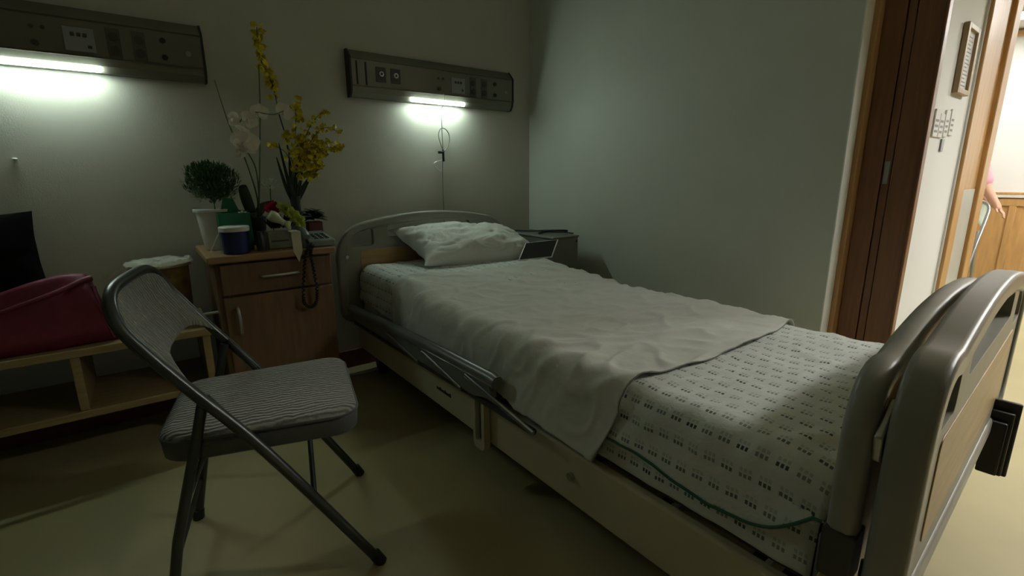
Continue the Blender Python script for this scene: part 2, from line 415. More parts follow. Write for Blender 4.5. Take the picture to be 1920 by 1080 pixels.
wall_panel(-.686, 'metal bedhead service panel cut by the left edge, above the bench', 'tubeL', 'bedhead service panels')

# call cord hanging from the right panel
cc = thing('call_cord', (1.39, YB-.03, .40), 'thin cord with a loop and black clip hanging below the lit panel over the bed', 'cord')
obj('cord', T([(1.388, YB-.062, 1.46), (1.389, YB-.07, 1.40), (1.392, YB-.03, 1.36), (1.396, YB-.018, 1.25), (1.398, YB-.016, 1.15), (1.392, YB-.016, 1.05), (1.388, YB-.016, .93), (1.392, YB-.012, .80), (1.39, YB-.012, .40)], .0022, 6, 5), 'guard', cc)
obj('loop', T([(1.397, YB-.02, 1.145), (1.375, YB-.022, 1.20), (1.372, YB-.022, 1.235), (1.388, YB-.022, 1.262), (1.412, YB-.022, 1.262), (1.434, YB-.022, 1.240), (1.440, YB-.022, 1.205), (1.425, YB-.022, 1.165), (1.398, YB-.02, 1.135)], .0025, 6, 5), 'guard', cc)
cb = bmesh.new(); box(cb, (1.366, YB-.03, 1.128), (1.400, YB-.014, 1.142)); box(cb, (1.392, YB-.028, 1.085), (1.402, YB-.014, 1.15))
obj('clip', cb, 'black', cc, bevel=.003)
obj('hook', T([(1.388, YB-.018, 1.092), (1.352, YB-.018, 1.082), (1.336, YB-.018, 1.068), (1.360, YB-.018, 1.042), (1.382, YB-.018, 1.036), (1.380, YB-.018, 1.056)], .0035, 6, 4), 'white_plastic', cc)
wh = bmesh.new(); ellipsoid(wh, (-.331, YB-.008, 1.073), (.008, .009, .004)); tag(obj('wall_hook', wh, 'white_plastic'), 'tiny white hook on the wall above the black cushion', 'hook')

# ================================================================ BEDSIDE CABINET
cx0, cx1, cy0, cy1, ct = .168, .622, 2.06, YB-.02, .72
cab = thing('bedside_cabinet', ((cx0+cx1)/2, (cy0+cy1)/2, 0), 'brown wooden bedside cabinet with drawer and door between bench and bed', 'cabinet')
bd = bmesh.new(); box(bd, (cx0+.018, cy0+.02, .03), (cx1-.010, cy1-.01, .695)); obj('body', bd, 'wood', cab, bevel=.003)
ft = bmesh.new()
for x in (cx0+.05, cx1-.05):
    for y in (cy0+.06, cy1-.06): box(ft, (x-.02, y-.02, 0), (x+.02, y+.02, .031))
obj('plinth', B((cx0+.04, cy0+.05, 0), (cx1-.03, cy1-.03, .0305)), 'black', cab)
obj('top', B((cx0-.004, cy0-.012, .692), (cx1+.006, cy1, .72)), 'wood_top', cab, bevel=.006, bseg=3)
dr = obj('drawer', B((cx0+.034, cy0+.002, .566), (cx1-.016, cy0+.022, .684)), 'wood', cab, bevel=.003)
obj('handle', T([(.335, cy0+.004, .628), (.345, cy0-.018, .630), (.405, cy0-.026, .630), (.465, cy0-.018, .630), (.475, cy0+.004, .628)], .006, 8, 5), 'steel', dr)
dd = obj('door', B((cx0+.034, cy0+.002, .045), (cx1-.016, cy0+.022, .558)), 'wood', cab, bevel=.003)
obj('handle', T([(.242, cy0+.004, .52), (.242, cy0-.016, .51), (.244, cy0-.024, .465), (.244, cy0-.016, .425), (.244, cy0+.004, .41)], .006, 8, 5), 'steel', dd)
obj('towel_rail', T([(cx0+.02, cy0+.09, .49), (cx0-.035, cy0+.09, .49), (cx0-.040, cy0+.15, .49)], .005, 8, 0), 'white_plastic', cab)

# white pot with a feathery bush
CT = ct+.0005
wp = thing('potted_bush', (.235, 2.28, CT), 'feathery green bush in a flared white pot at the cabinet\'s left rear corner', 'potted plant')
obj('pot', LT((.235, 2.28, CT), [(.046, 0), (.050, .005), (.066, .150), (.074, .152), (.075, .162), (.068, .163), (.062, .150), (.050, .13), (.001, .13)]), 'white_plastic', wp)
st = bmesh.new(); fo = bmesh.new(); rnd = random.Random(3)
for k in range(16):
    a = rnd.uniform(0, 6.28); e = (.235+math.cos(a)*rnd.uniform(.01, .06), 2.28+math.sin(a)*.05, .97+rnd.uniform(0, .03))
    tube(st, smooth_path([(.235+math.cos(a)*.01, 2.28+math.sin(a)*.01, .848), (.238, 2.28, .90), e], 3), [.0022, .001], 5)
obj('stems', st, 'stem', wp)
for k in range(3200):
    a = rnd.uniform(0, 6.28); rr = rnd.random()**.5; ph = rnd.uniform(-1, 1)
    lump = 1+.22*nz(math.cos(a)*2+3, math.sin(a)*2, ph*2)
    c = Vector((.240+math.cos(a)*rr*.088*lump*math.sqrt(1-ph*ph*.8)*1.08, 2.29+math.sin(a)*rr*.085, .985+ph*.066*lump))
    d = (c-Vector((.24, 2.29, .92))).normalized()+Vector((rnd.uniform(-.5, .5), rnd.uniform(-.5, .5), rnd.uniform(-.2, .5)))
    petal(fo, c, d+Vector((rnd.gauss(0, .5), rnd.gauss(0, .5), rnd.gauss(0, .5))), rnd.uniform(.012, .024), .0022, .2)
o = obj('foliage', fo, 'leaf', wp)

# green gift-bag shaped box, blue tub, tissue
gb = thing('green_box', (.288, 2.185, CT), 'green open carton with a raised back flap behind the blue tub', 'box')
o = obj('carton', B((.232, 2.17, CT), (.345, 2.225, .868)), 'green', gb, bevel=.003)
gf = bmesh.new(); prism(gf, [(.236, .868), (.345, .868), (.345, .874), (.312, .878), (.297, .922), (.262, .926), (.252, .885), (.236, .880)], [], lambda u, v, d: Vector((u, d, v)), 2.216, 2.224)
obj('back_flap', gf, 'green', gb)
ps = bmesh.new()
for x in (.306, .316, .327): box(ps, (x-.004, 2.168, .868), (x+.004, 2.172, .873+.004*(x == .316)))
obj('white_crimp', ps, 'ring', gb)
bt = thing('blue_tub', (.272, 2.105, CT), 'round dark blue tub with a white lid at the cabinet\'s front left', 'tub')
obj('tub_body', LT((.272, 2.105, CT), [(.043, 0), (.046, .003), (.049, .088), (.046, .088)]), 'blue', bt)
obj('lid', LT((.272, 2.105, CT+.084), [(.048, 0), (.052, .001), (.053, .016), (.050, .019), (.044, .017), (.001, .017)]), 'white_plastic', bt)
tk = bmesh.new(); prism(tk, [(.19, CT), (.235, CT), (.237, .80), (.228, .792)], [], lambda u, v, d: Vector((u, d+.15*(v-.72), v)), 2.17, 2.195)
tag(obj('tissue', tk, 'film', bevel=.002), 'crumpled clear plastic wrap beside the blue tub on the cabinet', 'plastic wrap')

# white orchid
orch = thing('orchid', (.385, 2.34, CT), 'tall white orchid on thin green stems behind the red flower', 'orchid')
obj('pot', LT((.385, 2.34, CT), [(.035, 0), (.045, .10), (.047, .12), (.04, .12), (.036, .105), (.001, .105)]), 'vase', orch)
obj('stem', T([(.39, 2.34, .82), (.405, 2.335, .92), (.369, 2.325, 1.106), (.333, 2.32, 1.209), (.302, 2.32, 1.377)], [.0035, .002], 7, 5), 'stem', orch)
obj('stem', T([(.40, 2.345, .82), (.424, 2.335, 1.01), (.456, 2.33, 1.29), (.470, 2.33, 1.456)], [.0035, .0025], 7, 5), 'stem', orch)
obj('stem', T([(.40, 2.335, .82), (.412, 2.33, .93), (.41, 2.32, 1.04), (.385, 2.315, 1.11), (.362, 2.31, 1.16), (.375, 2.31, 1.23), (.42, 2.31, 1.265), (.50, 2.32, 1.262), (.545, 2.32, 1.28)], [.003, .0015], 7, 5), 'stem', orch)
def orchid_flower(c, s, tilt, rz=0.):
    bm = bmesh.new(); c = Vector(c)
    ry = Matrix.Rotation(tilt, 3, 'Y') @ Matrix.Rotation(rz, 3, 'Z')
    f = Vector((-.2, -1, 0))
    for a, L, W in ((90, .9, .34), (200, .85, .32), (340, .85, .32), (150, 1., .55), (30, 1., .55)):
        d = ry @ Vector((math.cos(R(a)), -.15, math.sin(R(a)))); petal(bm, c, d, s*L, s*W, .12, f)
    ellipsoid(bm, c+Vector((0, -.006, -s*.15)), (s*.14, s*.18, s*.22))
    return bm
for c, s, tl, rz in (((.372, 2.300, 1.140), .068, .3, .5), ((.350, 2.30, 1.110), .040, 1.2, .9), ((.368, 2.305, 1.190), .040, .2, 1.3), ((.40, 2.31, 1.235), .044, .9, .6), ((.445, 2.315, 1.262), .044, .1, .4), ((.545, 2.33, 1.275), .044, .6, .2), ((.345, 2.31, 1.235), .034, 1.5, .5)):
    obj('blossom', orchid_flower(c, s, tl, rz), 'petalw', orch)
for pts in ([(.385, 2.33, .83), (.365, 2.30, .88), (.348, 2.28, .96), (.352, 2.27, .975)], [(.39, 2.33, .83), (.43, 2.34, .89), (.47, 2.35, .905)], [(.38, 2.33, .83), (.36, 2.27, .86), (.37, 2.22, .84)]):
    lf = bmesh.new(); p = smooth_path(pts, 6); n = len(p); rows = []
    for i, q in enumerate(p):
        t = i/(n-1); wd = .022*math.sin(math.pi*min(.98, .15+.83*t)); rows.append([lf.verts.new(q+Vector((-wd, 0, 0))), lf.verts.new(q+Vector((0, .006, -.003))), lf.verts.new(q+Vector((wd, 0, 0)))])
    for a, b in zip(rows, rows[1:]):
        for k in range(2): lf.faces.new((a[k], a[k+1], b[k+1], b[k]))
    obj('leaf', lf, 'leafdark', orch, solid=.002)
# small pale sprig
sp = bmesh.new(); rnd = random.Random(5)
spth = thing('sprig', (.445, 2.29, CT), 'small pale green fluffy sprig between the orchid and the yellow flowers', 'plant')
obj('stem', T([(.445, 2.29, CT), (.448, 2.29, .90), (.452, 2.29, .97)], .002, 6, 4), 'stem', spth)
for k in range(170):
    a = rnd.uniform(0, 6.28); rr = rnd.random(); c = Vector((.452+math.cos(a)*.034*rr, 2.29+math.sin(a)*.02*rr, .965+rnd.uniform(-.022, .03)))
    petal(sp, c, (math.cos(a), math.sin(a), rnd.uniform(-.2, 1)), .011, .0018, .3)
obj('fronds', sp, 'ribbon', spth)

# yellow dancing-lady flowers in a dark vase
yf = thing('yellow_flowers', (.565, 2.37, CT), 'tall spray of yellow flowers in a dark narrow vase at the back of the cabinet', 'flowers')
obj('vase', LT((.565, 2.37, CT), [(.030, 0), (.034, .01), (.024, .09), (.020, .16), (.024, .20), (.020, .20), (.016, .17), (.001, .15)]), 'vase', yf)
rnd = random.Random(11)
def spray(pts, flowers, t0=.35, size=.012, spread=.014, r=.002):
    p = smooth_path(pts, 8); obj('stem', T(p, [r, r*.5], 6), 'leafdark', yf)
    bm = bmesh.new()
    for k in range(flowers):
        t = t0+(1-t0)*(k+rnd.random()*.8)/flowers; q = p[min(len(p)-1, int(t*(len(p)-1)))]+Vector((rnd.gauss(0, spread), rnd.gauss(0, spread*.8), rnd.gauss(0, spread)))
        ax = Vector((rnd.uniform(-1, 1), rnd.uniform(-1, -.2), rnd.uniform(-1, 1))).normalized()
        s1 = ax.cross(Vector((0, 0, 1))).normalized(); s2 = ax.cross(s1)
        for m_ in range(5):
            a = m_*1.257+rnd.random(); petal(bm, q, s1*math.cos(a)+s2*math.sin(a), size*rnd.uniform(.8, 1.45), size*.55, .25, ax)
    obj('blossoms', bm, 'petaly', yf)
base = (.563, 2.37, .90)
spray([base, (.562, 2.365, 1.03), (.550, 2.36, 1.18), (.533, 2.36, 1.278), (.522, 2.36, 1.386), (.495, 2.36, 1.445), (.483, 2.36, 1.526), (.485, 2.36, 1.605)], 66, .52, .013, .011, .0035)
spray([base, (.57, 2.36, 1.04), (.59, 2.35, 1.18), (.60, 2.35, 1.28), (.60, 2.35, 1.315)], 30, .45)
spray([base, (.58, 2.35, 1.05), (.63, 2.34, 1.18), (.68, 2.34, 1.26), (.735, 2.34, 1.30)], 24, .40, .010, .009)
spray([base, (.58, 2.35, 1.04), (.64, 2.33, 1.15), (.71, 2.33, 1.22), (.785, 2.33, 1.20)], 30, .42, .010, .009)
spray([base, (.58, 2.35, 1.02), (.64, 2.33, 1.10), (.71, 2.32, 1.135), (.785, 2.32, 1.135)], 46, .40, .012, .012)
spray([base, (.575, 2.35, 1.0), (.61, 2.33, 1.07), (.66, 2.32, 1.11), (.70, 2.32, 1.16)], 50, .35, .013, .017)
spray([base, (.56, 2.35, 1.0), (.545, 2.34, 1.10), (.50, 2.34, 1.135), (.485, 2.33, 1.14)], 12, .75, .010, .008)
spray([base, (.565, 2.35, 1.05), (.55, 2.34, 1.15), (.545, 2.34, 1.20)], 10, .7, .012, .008)
spray([base, (.59, 2.34, 1.0), (.63, 2.31, 1.03), (.655, 2.30, 1.05)], 44, .4, .014, .016)
spray([base, (.575, 2.34, 1.04), (.60, 2.33, 1.12), (.61, 2.33, 1.19)], 44, .4, .013, .022)
for (ex, ez, mx) in ((.50, 1.09, .53), (.515, 1.15, .545), (.55, 1.08, .552), (.635, 1.01, .60), (.605, 1.05, .585), (.535, 1.02, .548), (.58, 1.10, .57), (.66, 1.06, .61)):
    lf = bmesh.new(); p = smooth_path([(.563, 2.365, .88), (mx, 2.355, .96), (ex, 2.34, ez)], 8); rows = []
    for i, q in enumerate(p):
        t = i/(len(p)-1); wd = .0095*(1-t**2.2)+.0006; rows.append([lf.verts.new(q+Vector((-wd, 0, 0))), lf.verts.new(q+Vector((0, .004, 0))), lf.verts.new(q+Vector((wd, 0, 0)))])
    for a, b in zip(rows, rows[1:]):
        for k in range(2): lf.faces.new((a[k], a[k+1], b[k+1], b[k]))
    obj('leaf', lf, 'leafdark', yf, solid=.0015)

# low flower basket with red and lime blossoms and a ribbon
fb = thing('flower_basket', (.46, 2.16, CT), 'low grey box arrangement with one red and several lime green blossoms', 'flower arrangement')
obj('container', B((.390, 2.12, CT), (.498, 2.20, .790)), 'boxgrey', fb, bevel=.004)
obj('stripe', B((.400, 2.1185, .750), (.465, 2.1205, .756)), 'socket', fb)
def bloom(c, r, n, m, name, rr, flat=1.):
    bm = bmesh.new(); c = Vector(c)
    for k in range(n):
        t = k/n; ph = t*1.4; a = k*2.4
        d = Vector((math.cos(a)*math.sin(ph+.15), math.sin(a)*math.sin(ph+.15)*.8-.3, math.cos(ph+.15)*flat))
        petal(bm, c, d, r*rr.uniform(.8, 1.1), r*.38, -.25, Vector((rr.uniform(-.3, .3), -1, .2)))
    return obj(name, bm, m, fb)
rnd = random.Random(2)
bloom((.432, 2.19, .872), .034, 42, 'petalr', 'red_blossom', rnd)
for c, r in (((.475, 2.165, .868), .028), ((.492, 2.155, .850), .032), ((.512, 2.15, .828), .030), ((.458, 2.16, .885), .020), ((.522, 2.145, .808), .022)):
    bloom(c, r, 30, 'petalg', 'lime_blossom', rnd)
lv = bmesh.new()
for k in range(26):
    a = rnd.uniform(0, 6.28); petal(lv, (.44+rnd.uniform(-.03, .05), 2.17, .80), (math.cos(a)*.8, -.3, rnd.uniform(.2, .9)), rnd.uniform(.04, .065), .010, .25)
obj('leaves', lv, 'leafdark', fb, solid=.001)
def ribbon(pts, w, m, name):
    bm = bmesh.new(); p = smooth_path(pts, 6); n = len(p)
    rows = [[bm.verts.new(q+Vector((-w/2, 0, 0))), bm.verts.new(q+Vector((w/2, 0, 0)))] for q in p]
    for a, b in zip(rows, rows[1:]): bm.faces.new((a[0], a[1], b[1], b[0]))
    return obj(name, bm, m, fb, solid=.001)
rl = bmesh.new()
for (c0, c1, rad) in (((.402, 2.125, .862), (.455, 2.12, .822), .022), ((.462, 2.115, .83), (.468, 2.112, .795), .014)):
    p = [Vector(c0).lerp(Vector(c1), t/5) for t in range(6)]
    tube(rl, p, [rad*(.75+.25*math.sin(i*1.1)) for i in range(6)], 12, cap=False)
obj('ribbon_loop', rl, 'ribbon', fb, solid=.001)
rt = bmesh.new(); prism(rt, [(.458, .793), (.494, .793), (.494, .715), (.478, .672), (.460, .715)], [], lambda u, v, d: Vector((u, d, v)), 2.040, 2.042)
obj('ribbon_tail', rt, 'ribbonw', fb)
obj('ribbon_fold', B((.458, 2.040, .7915), (.494, 2.12, .7935)), 'ribbonw', fb)
bo = bmesh.new(); lathe(bo, (.362, 2.12, CT), [(.018, 0), (.019, .045), (.012, .06), (.012, .075), (.001, .076)], 16)
tag(obj('small_bottle', bo, 'vase'), 'small dark glass bottle between the blue tub and the flower box', 'bottle')

# small brown pot
sb = thing('small_pot_plant', (.612, 2.34, CT), 'small dark leafy plant in a brown square pot behind the telephone', 'potted plant')
obj('pot', B((.588, 2.275, CT), (.650, 2.332, .808)), 'terra', sb, bevel=.004)
lf = bmesh.new()
for k in range(60):
    a = rnd.uniform(0, 6.28); petal(lf, (.612+rnd.uniform(-.03, .035), 2.30+rnd.uniform(-.02, .02), .828+rnd.uniform(-.01, .03)), (math.cos(a), math.sin(a)-.4, rnd.uniform(-.1, .7)), rnd.uniform(.03, .048), .015, -.3)
obj('foliage', lf, 'leafdark', sb)

# telephone
ph = thing('telephone', (.56, 2.16, CT), 'grey desk telephone at the front right corner of the cabinet', 'telephone')
bm = bmesh.new(); vsx = box(bm, (.505, 2.075, CT), (.638, 2.26, CT+.028))
for v in vsx:
    if v.co.z > CT+.01 and v.co.y > 2.2: v.co.z += .022
obj('base', bm, 'phone', ph, bevel=.006, bseg=3)
obj('handset', T([(.525, 2.095, CT+.040), (.523, 2.12, CT+.058), (.524, 2.19, CT+.070), (.526, 2.235, CT+.062)], [.019, .017], 12, 4), 'phone', ph)
for i in range(3):
    for j in range(4):
        kx, ky = .563+i*.022, 2.10+j*.026; kz = CT+.028+(ky-2.075)/.185*.022
        obj('key', B((kx, ky, kz-.004), (kx+.014, ky+.014, kz+.004)), 'phonedark', ph, bevel=.001)
# coiled black cord looping over the cabinet front
pts = smooth_path([(.525, 2.088, CT+.03), (.520, 2.045, .735), (.503, 2.034, .700), (.488, 2.034, .62), (.478, 2.034, .53), (.482, 2.034, .497), (.502, 2.034, .482), (.524, 2.034, .497), (.533, 2.034, .545), (.528, 2.034, .63), (.522, 2.034, .70), (.535, 2.045, .735), (.545, 2.078, CT+.012)], 26)
cl = bmesh.new(); hel = []
for i, p in enumerate(pts):
    d = (pts[min(i+1, len(pts)-1)]-pts[max(0, i-1)]).normalized(); s = d.cross(Vector((0, 1, 0))); s = s.normalized() if s.length > .1 else Vector((1, 0, 0)); t = s.cross(d)
    hel.append(p+(s*math.cos(i*1.25)+t*math.sin(i*1.25))*.0045)
tube(cl, hel, .0036, 6); obj('coiled_cord', cl, 'black', ph)

# ================================================================ BENCH AND WHAT IS ON IT
bx0, bx1, by0, by1, bz = -1.7, .150, 2.10, 2.475, .445
bn = thing('bench', ((bx0+bx1)/2, 2.29, 0), 'low pine bench with open shelf along the back wall at left', 'bench')
obj('seat_board', B((bx0, by0, bz-.028), (bx1, by1, bz)), 'pine', bn, bevel=.003)
obj('shelf_board', B((bx0, by0+.005, .195), (bx1, by1, .222)), 'pine', bn, bevel=.003)
for x in (bx0+.01, -.86, -.262, bx1-.032):
    obj('divider', B((x, by0+.012, .2225), (x+.026, by1-.01, bz-.0285)), 'pine', bn, bevel=.002)
for x in (bx0+.05, -.8, bx1-.10):
    obj('leg', B((x, by0+.12, 0), (x+.05, by1-.03, .1945)), 'pine', bn, bevel=.002)

# black cushion leaning on the wall
def cushion(name, c, ux, uz, w, h, th, m, pin=.12, n=28, seed=0., wr=.004, parent=None, corner=.18, ex=3.2):
    c = Vector(c); ux = Vector(ux).normalized(); uz = Vector(uz).normalized(); un = ux.cross(uz)
    bm = bmesh.new()
    def P(sg):
        def f(a, b):
            u = 2*a-1; v = 2*b-1
            e = max(0, (1-abs(u)**ex))*max(0, (1-abs(v)**ex)); t = e**(.48 if ex > 3 else .58)
            su = 1-corner*(1-abs(v)**2)*abs(u)**3*.5; sv = 1-corner*(1-abs(u)**2)*abs(v)**3*.5
            wv = wr*(nz(u*2.3+seed, v*3.1, sg)*1.4+.6*nz(u*6+seed, v*5, 2.+sg)-.9*(1-min(1, abs(nz(u*4.2-v*1.6+seed, v*2.6+u*1.4, 5.+sg))*7)))*(.3+t)
            edge = wr*1.6*nz(u*4+seed, v*4, 9.)
            return c+ux*(u*w/2*su)+uz*(v*h/2*sv)+un*(sg*(th/2*t+wv*min(1, t*3))+edge)
        return f
    grid(bm, P(1), n, n); grid(bm, P(-1), n, n)
    bmesh.ops.remove_doubles(bm, verts=bm.verts, dist=.0006); bmesh.ops.recalc_face_normals(bm, faces=bm.faces)
    return obj(name, bm, m, parent, angle=80)
o = cushion('cushion', (-.545, 2.372, .676), (1, .02, -.02), (-.10, .13, 1), .52, .45, .11, 'blackcloth', seed=3., wr=.006)
tag(o, 'black square cushion leaning on the wall behind the maroon bag', 'cushion')

# maroon bag slumped on the bench
bg = thing('fabric_bag', (-.42, 2.22, bz), 'slumped maroon fabric bag lying on the pine bench', 'bag')
bm = bmesh.new()
def bagP(a, b):
    x = -.80+a*.662
    if a < .62: h = .195-.035*math.sin(a/.62*math.pi)
    elif a < .955: h = .195+.036*math.sin((a-.62)/.335*math.pi/2)
    else: h = .231*(1-((a-.955)/.045)**2)**.5 if a < 1 else 0.
    # the front panel flares out past the knot at the bottom right
    th = math.pi*b; dep = .100*(1-.35*a)
    y = 2.212-dep*math.cos(th)*(1+.05*math.sin(a*9)); zz = math.sin(th)**.62*h
    fold = .010*math.sin(b*9+a*5)+.011*nz(a*7, b*5, 1.)+.014*math.sin((b*3.2-a*1.6)*5)*math.sin(math.pi*b)
    shift = 0.
    if a > .8: shift = .012*(a-.8)/.2*(1-min(1, zz/.16)) - .022*(a-.8)/.2*min(1, zz/.16)
    return Vector((x+shift, y-(.6*fold if b < .5 else 0), bz+.002+max(0, zz+fold*.6*math.sin(math.pi*b))))
grid(bm, bagP, 60, 36); bmesh.ops.remove_doubles(bm, verts=bm.verts, dist=.0004)
obj('bag_body', bm, 'maroon', bg, solid=.003, angle=80)
obj('rolled_edge', T([(-.62, 2.19, .615), (-.45, 2.135, .588), (-.34, 2.14, .612), (-.25, 2.155, .640), (-.195, 2.175, .662), (-.172, 2.19, .666)], [.004, .012], 10, 6), 'maroon', bg)
obj('side_seam', T([(-.170, 2.175, .64), (-.163, 2.165, .58), (-.148, 2.155, .50), (-.138, 2.15, .452)], [.009, .004], 8, 5), 'maroon', bg)
tp = bmesh.new(); box(tp, (-.195, 2.21, bz+.0005), (-.135, 2.30, bz+.018), .3)
tag(obj('tissue_pack', tp, 'teal', bevel=.005), 'small teal packet on the bench beside the maroon bag', 'packet')
# round patterned tub under a film-wrapped lid
tb = thing('round_tub', (.028, 2.31, bz), 'round brown patterned tub with film-wrapped lid on the bench behind the chair', 'tub')
obj('tub_body', LT((.028, 2.31, bz+.0005), [(.085, 0), (.088, .003), (.094, .222), (.09, .224), (.001, .224)], 36), 'tub', tb)
obj('lid', LT((.028, 2.31, bz+.2255), [(.104, 0), (.107, .004), (.107, .012), (.103, .015), (.001, .016)], 36), 'lid', tb)
fm = bmesh.new()
def filmP(a, b):
    r = .112*a; t = b*2*math.pi; h = .012*abs(nz(math.cos(t)*3, math.sin(t)*3, a*4))*(1+a)
    return Vector((.028+r*math.cos(t)*(1+.04*nz(t, a)), 2.31+r*math.sin(t), bz+.243+h-(.012 if a > .97 else 0)))
grid(fm, filmP, 14, 60); bmesh.ops.remove_doubles(fm, verts=fm.verts, dist=.0004)
obj('film_wrap', fm, 'film', tb, solid=.0006)
fh = bmesh.new(); prism(fh, [(-.075, .690), (-.115, .664), (-.150, .640), (-.128, .648), (-.09, .655)], [], lambda u, v, d: Vector((u, d, v)), 2.28, 2.281)
obj('film_end', fh, 'film', tb)

# ================================================================ FOLDING CHAIR
def folding_chair(O, fwd, label, fabric, frame, side, group=None):
    O = Vector(O); f = Vector((fwd[0], fwd[1], 0)).normalized(); n = Vector((-f.y, f.x, 0))
    W = lambda u, y, z: O+f*u+n*y+Vector((0, 0, z))
    t = thing('folding_chair', tuple(O+f*.23), label, 'chair', group)
    half = [(.464, .215, .008), (.237, .215, .385), (.105, .215, .572), (.050, .214, .652), (.014, .209, .708), (-.002, .190, .748), (-.010, .150, .771), (-.014, .08, .780)]
    path = [W(*p) for p in half]+[W(p[0], -p[1], p[2]) for p in reversed(half)]
    obj('back_frame', T(path, .0125, 12, 6), frame, t)
    for s in (1, -1):
        obj('leg', T([W(.128, s*.193, .535), W(.10, s*.192, .43), W(.035, s*.190, .20), W(-.004, s*.190, .006)], .0115, 12), frame, t)
        for (u, y) in ((.464, s*.215), (-.004, s*.190)):
            obj('foot_cap', T([W(u+(.006 if u > .2 else -.001), y, 0), W(u-.010 if u > .2 else u+.002, y, .03)], .0155, 12), 'rubber', t)
        obj('brace', T([W(.115, s*.178, .405), W(.068, s*.180, .30), W(.030, s*.180, .185)], .006, 8), frame, t)
        # seat-side bracket where leg, seat and frame meet
        obj('pivot_plate', T([W(.135, s*.203, .54), W(.20, s*.203, .435)], .007, 8), frame, t)
    obj('stretcher', T([W(.325, .215, .235), W(.325, -.215, .235)], .007, 8), frame, t)
    obj('stretcher', T([W(.018, .19, .13), W(.018, -.19, .13)], .007, 8), frame, t)
    # seat: vinyl sided pan and ribbed cushion
    def outline(k=0.):
        pts = []
        for (cu, cy, a0, r) in ((.085, .120, 90, .062), (.085, -.120, 180, .062), (.390, -.150, 270, .055), (.390, .150, 0, .055)):
            # order: rear-far, rear-near, front-near, front-far
            for q in range(7):
                a = R(a0+q*15); pts.append((cu+math.cos(a)*(r+k), cy+math.sin(a)*(r+k)))
        return pts
    bm = bmesh.new()
    levels = [(-.008, .382), (0, .388), (.003, .424), (-.001, .432)]
    rings = [[bm.verts.new(W(p[0], p[1], z)) for p in outline(k)] for k, z in levels]
    m_ = len(rings[0])
    for a, b in zip(rings, rings[1:]):
        for i in range(m_): bm.faces.new((a[i], a[(i+1) % m_], b[(i+1) % m_], b[i]))
    bm.faces.new(rings[0]); bm.faces.new(rings[-1]); bmesh.ops.recalc_face_normals(bm, faces=bm.faces)
    st_ = obj('seat', bm, side, t)
    bm = bmesh.new(); ul = bm.loops.layers.uv.verify()
    lv = [(0., .432), (.001, .438), (-.004, .444), (-.02, .449), (-.06, .453)]
    def ring2(k, z):
        return [(p[0], p[1], z) for p in outline(k)] if k > -.05 else [(.24+(p[0]-.24)*.62, p[1]*.62, z) for p in outline(-.02)]
    rs = [ring2(k, z) for k, z in lv]+[[(.24+(p[0]-.24)*.25, p[1]*.25, .455) for p in outline(-.02)]]
    rv = [[bm.verts.new(W(*p)) for p in r_] for r_ in rs]
    def setuv(fc, pp):
        for l, p in zip(fc.loops, pp): l[ul].uv = (p[1], p[0])
    for ri in range(len(rs)-1):
        for i in range(m_):
            j = (i+1) % m_; fc = bm.faces.new((rv[ri][i], rv[ri][j], rv[ri+1][j], rv[ri+1][i])); setuv(fc, (rs[ri][i], rs[ri][j], rs[ri+1][j], rs[ri+1][i]))
    fc = bm.faces.new(rv[-1]); setuv(fc, rs[-1])
    obj('cushion', bm, fabric, st_, angle=80)
    obj('piping', T([W(p[0], p[1], .434) for p in outline(.002)], .0035, 6, 0, closed=True), side, st_)
    # backrest pad following the frame
    zs = [(.55, .118), (.572, .105), (.652, .050), (.708, .014), (.748, -.002), (.771, -.010), (.80, -.014)]
    def uz(z):
        for (a, ua), (b, ub) in zip(zs, zs[1:]):
            if z <= b: return ua+(ub-ua)*(z-a)/(b-a)
        return zs[-1][1]
    def topz(y): return .787-(.050*max(0, (abs(y)-.12)/.083)**2.2)
    def botz(y): return .626-.052*(abs(y)/.205)**5-.004
    def backP(sg):
        def fn(a, b):
            y = (2*a-1)*.203; z = botz(y)+(topz(y)-botz(y))*b
            e = (1-abs(2*a-1)**6)*(1-abs(2*b-1)**5)
            return W(uz(z)+.007-.022*(1-(y/.203)**2)+sg*.011*max(0, e)**.5, y, z)
        return fn
    bm = bmesh.new()
    for sg in (1, -1): grid(bm, backP(sg), 30, 16, UV=lambda a, b: (a*.41, b*.2))
    bmesh.ops.remove_doubles(bm, verts=bm.verts, dist=.0006); bmesh.ops.recalc_face_normals(bm, faces=bm.faces)
    obj('backrest', bm, fabric, t, angle=80)
    return t
folding_chair((-.03, 1.40, 0), (.974, -.226), 'dark grey folding chair with ribbed fabric seat in front of the bench', M['cord'], 'chairframe', 'chairside')

# ================================================================ HOSPITAL BED
bed = thing('hospital_bed', (1.245, 1.27, 0), 'hospital bed with grey plastic ends and cream side rails', 'bed')
BC = 1.245
def board_outline(zb, dz=0., inset=0., sq=0.):
    hw = .515-inset; pts = []
    top = lambda u: (.822-inset+dz)-.045*(u/.40)**2
    for k in range(5):
        a = R(180+k*22.5); pts.append((-hw+.06+math.cos(a)*.06, zb+inset+.06+math.sin(a)*.06))
    for k in range(5):
        a = R(270+k*22.5); pts.append((hw-.06+math.cos(a)*.06, zb+inset+.06+math.sin(a)*.06))
    uc = .385
    P0 = (hw, .63+sq*.8+dz); P1 = (hw-.012+sq*.2, .745+sq+dz-inset*.7); P2 = (uc, top(uc))
    corner = [((1-t)**2*P0[0]+2*t*(1-t)*P1[0]+t*t*P2[0], (1-t)**2*P0[1]+2*t*(1-t)*P1[1]+t*t*P2[1]) for t in [i/8 for i in range(9)]]
    pts += corner
    pts += [(u, top(u)) for u in [uc-(k+1)*2*uc/18 for k in range(17)]]
    pts += [(-x, z) for x, z in reversed(corner)]
    return pts
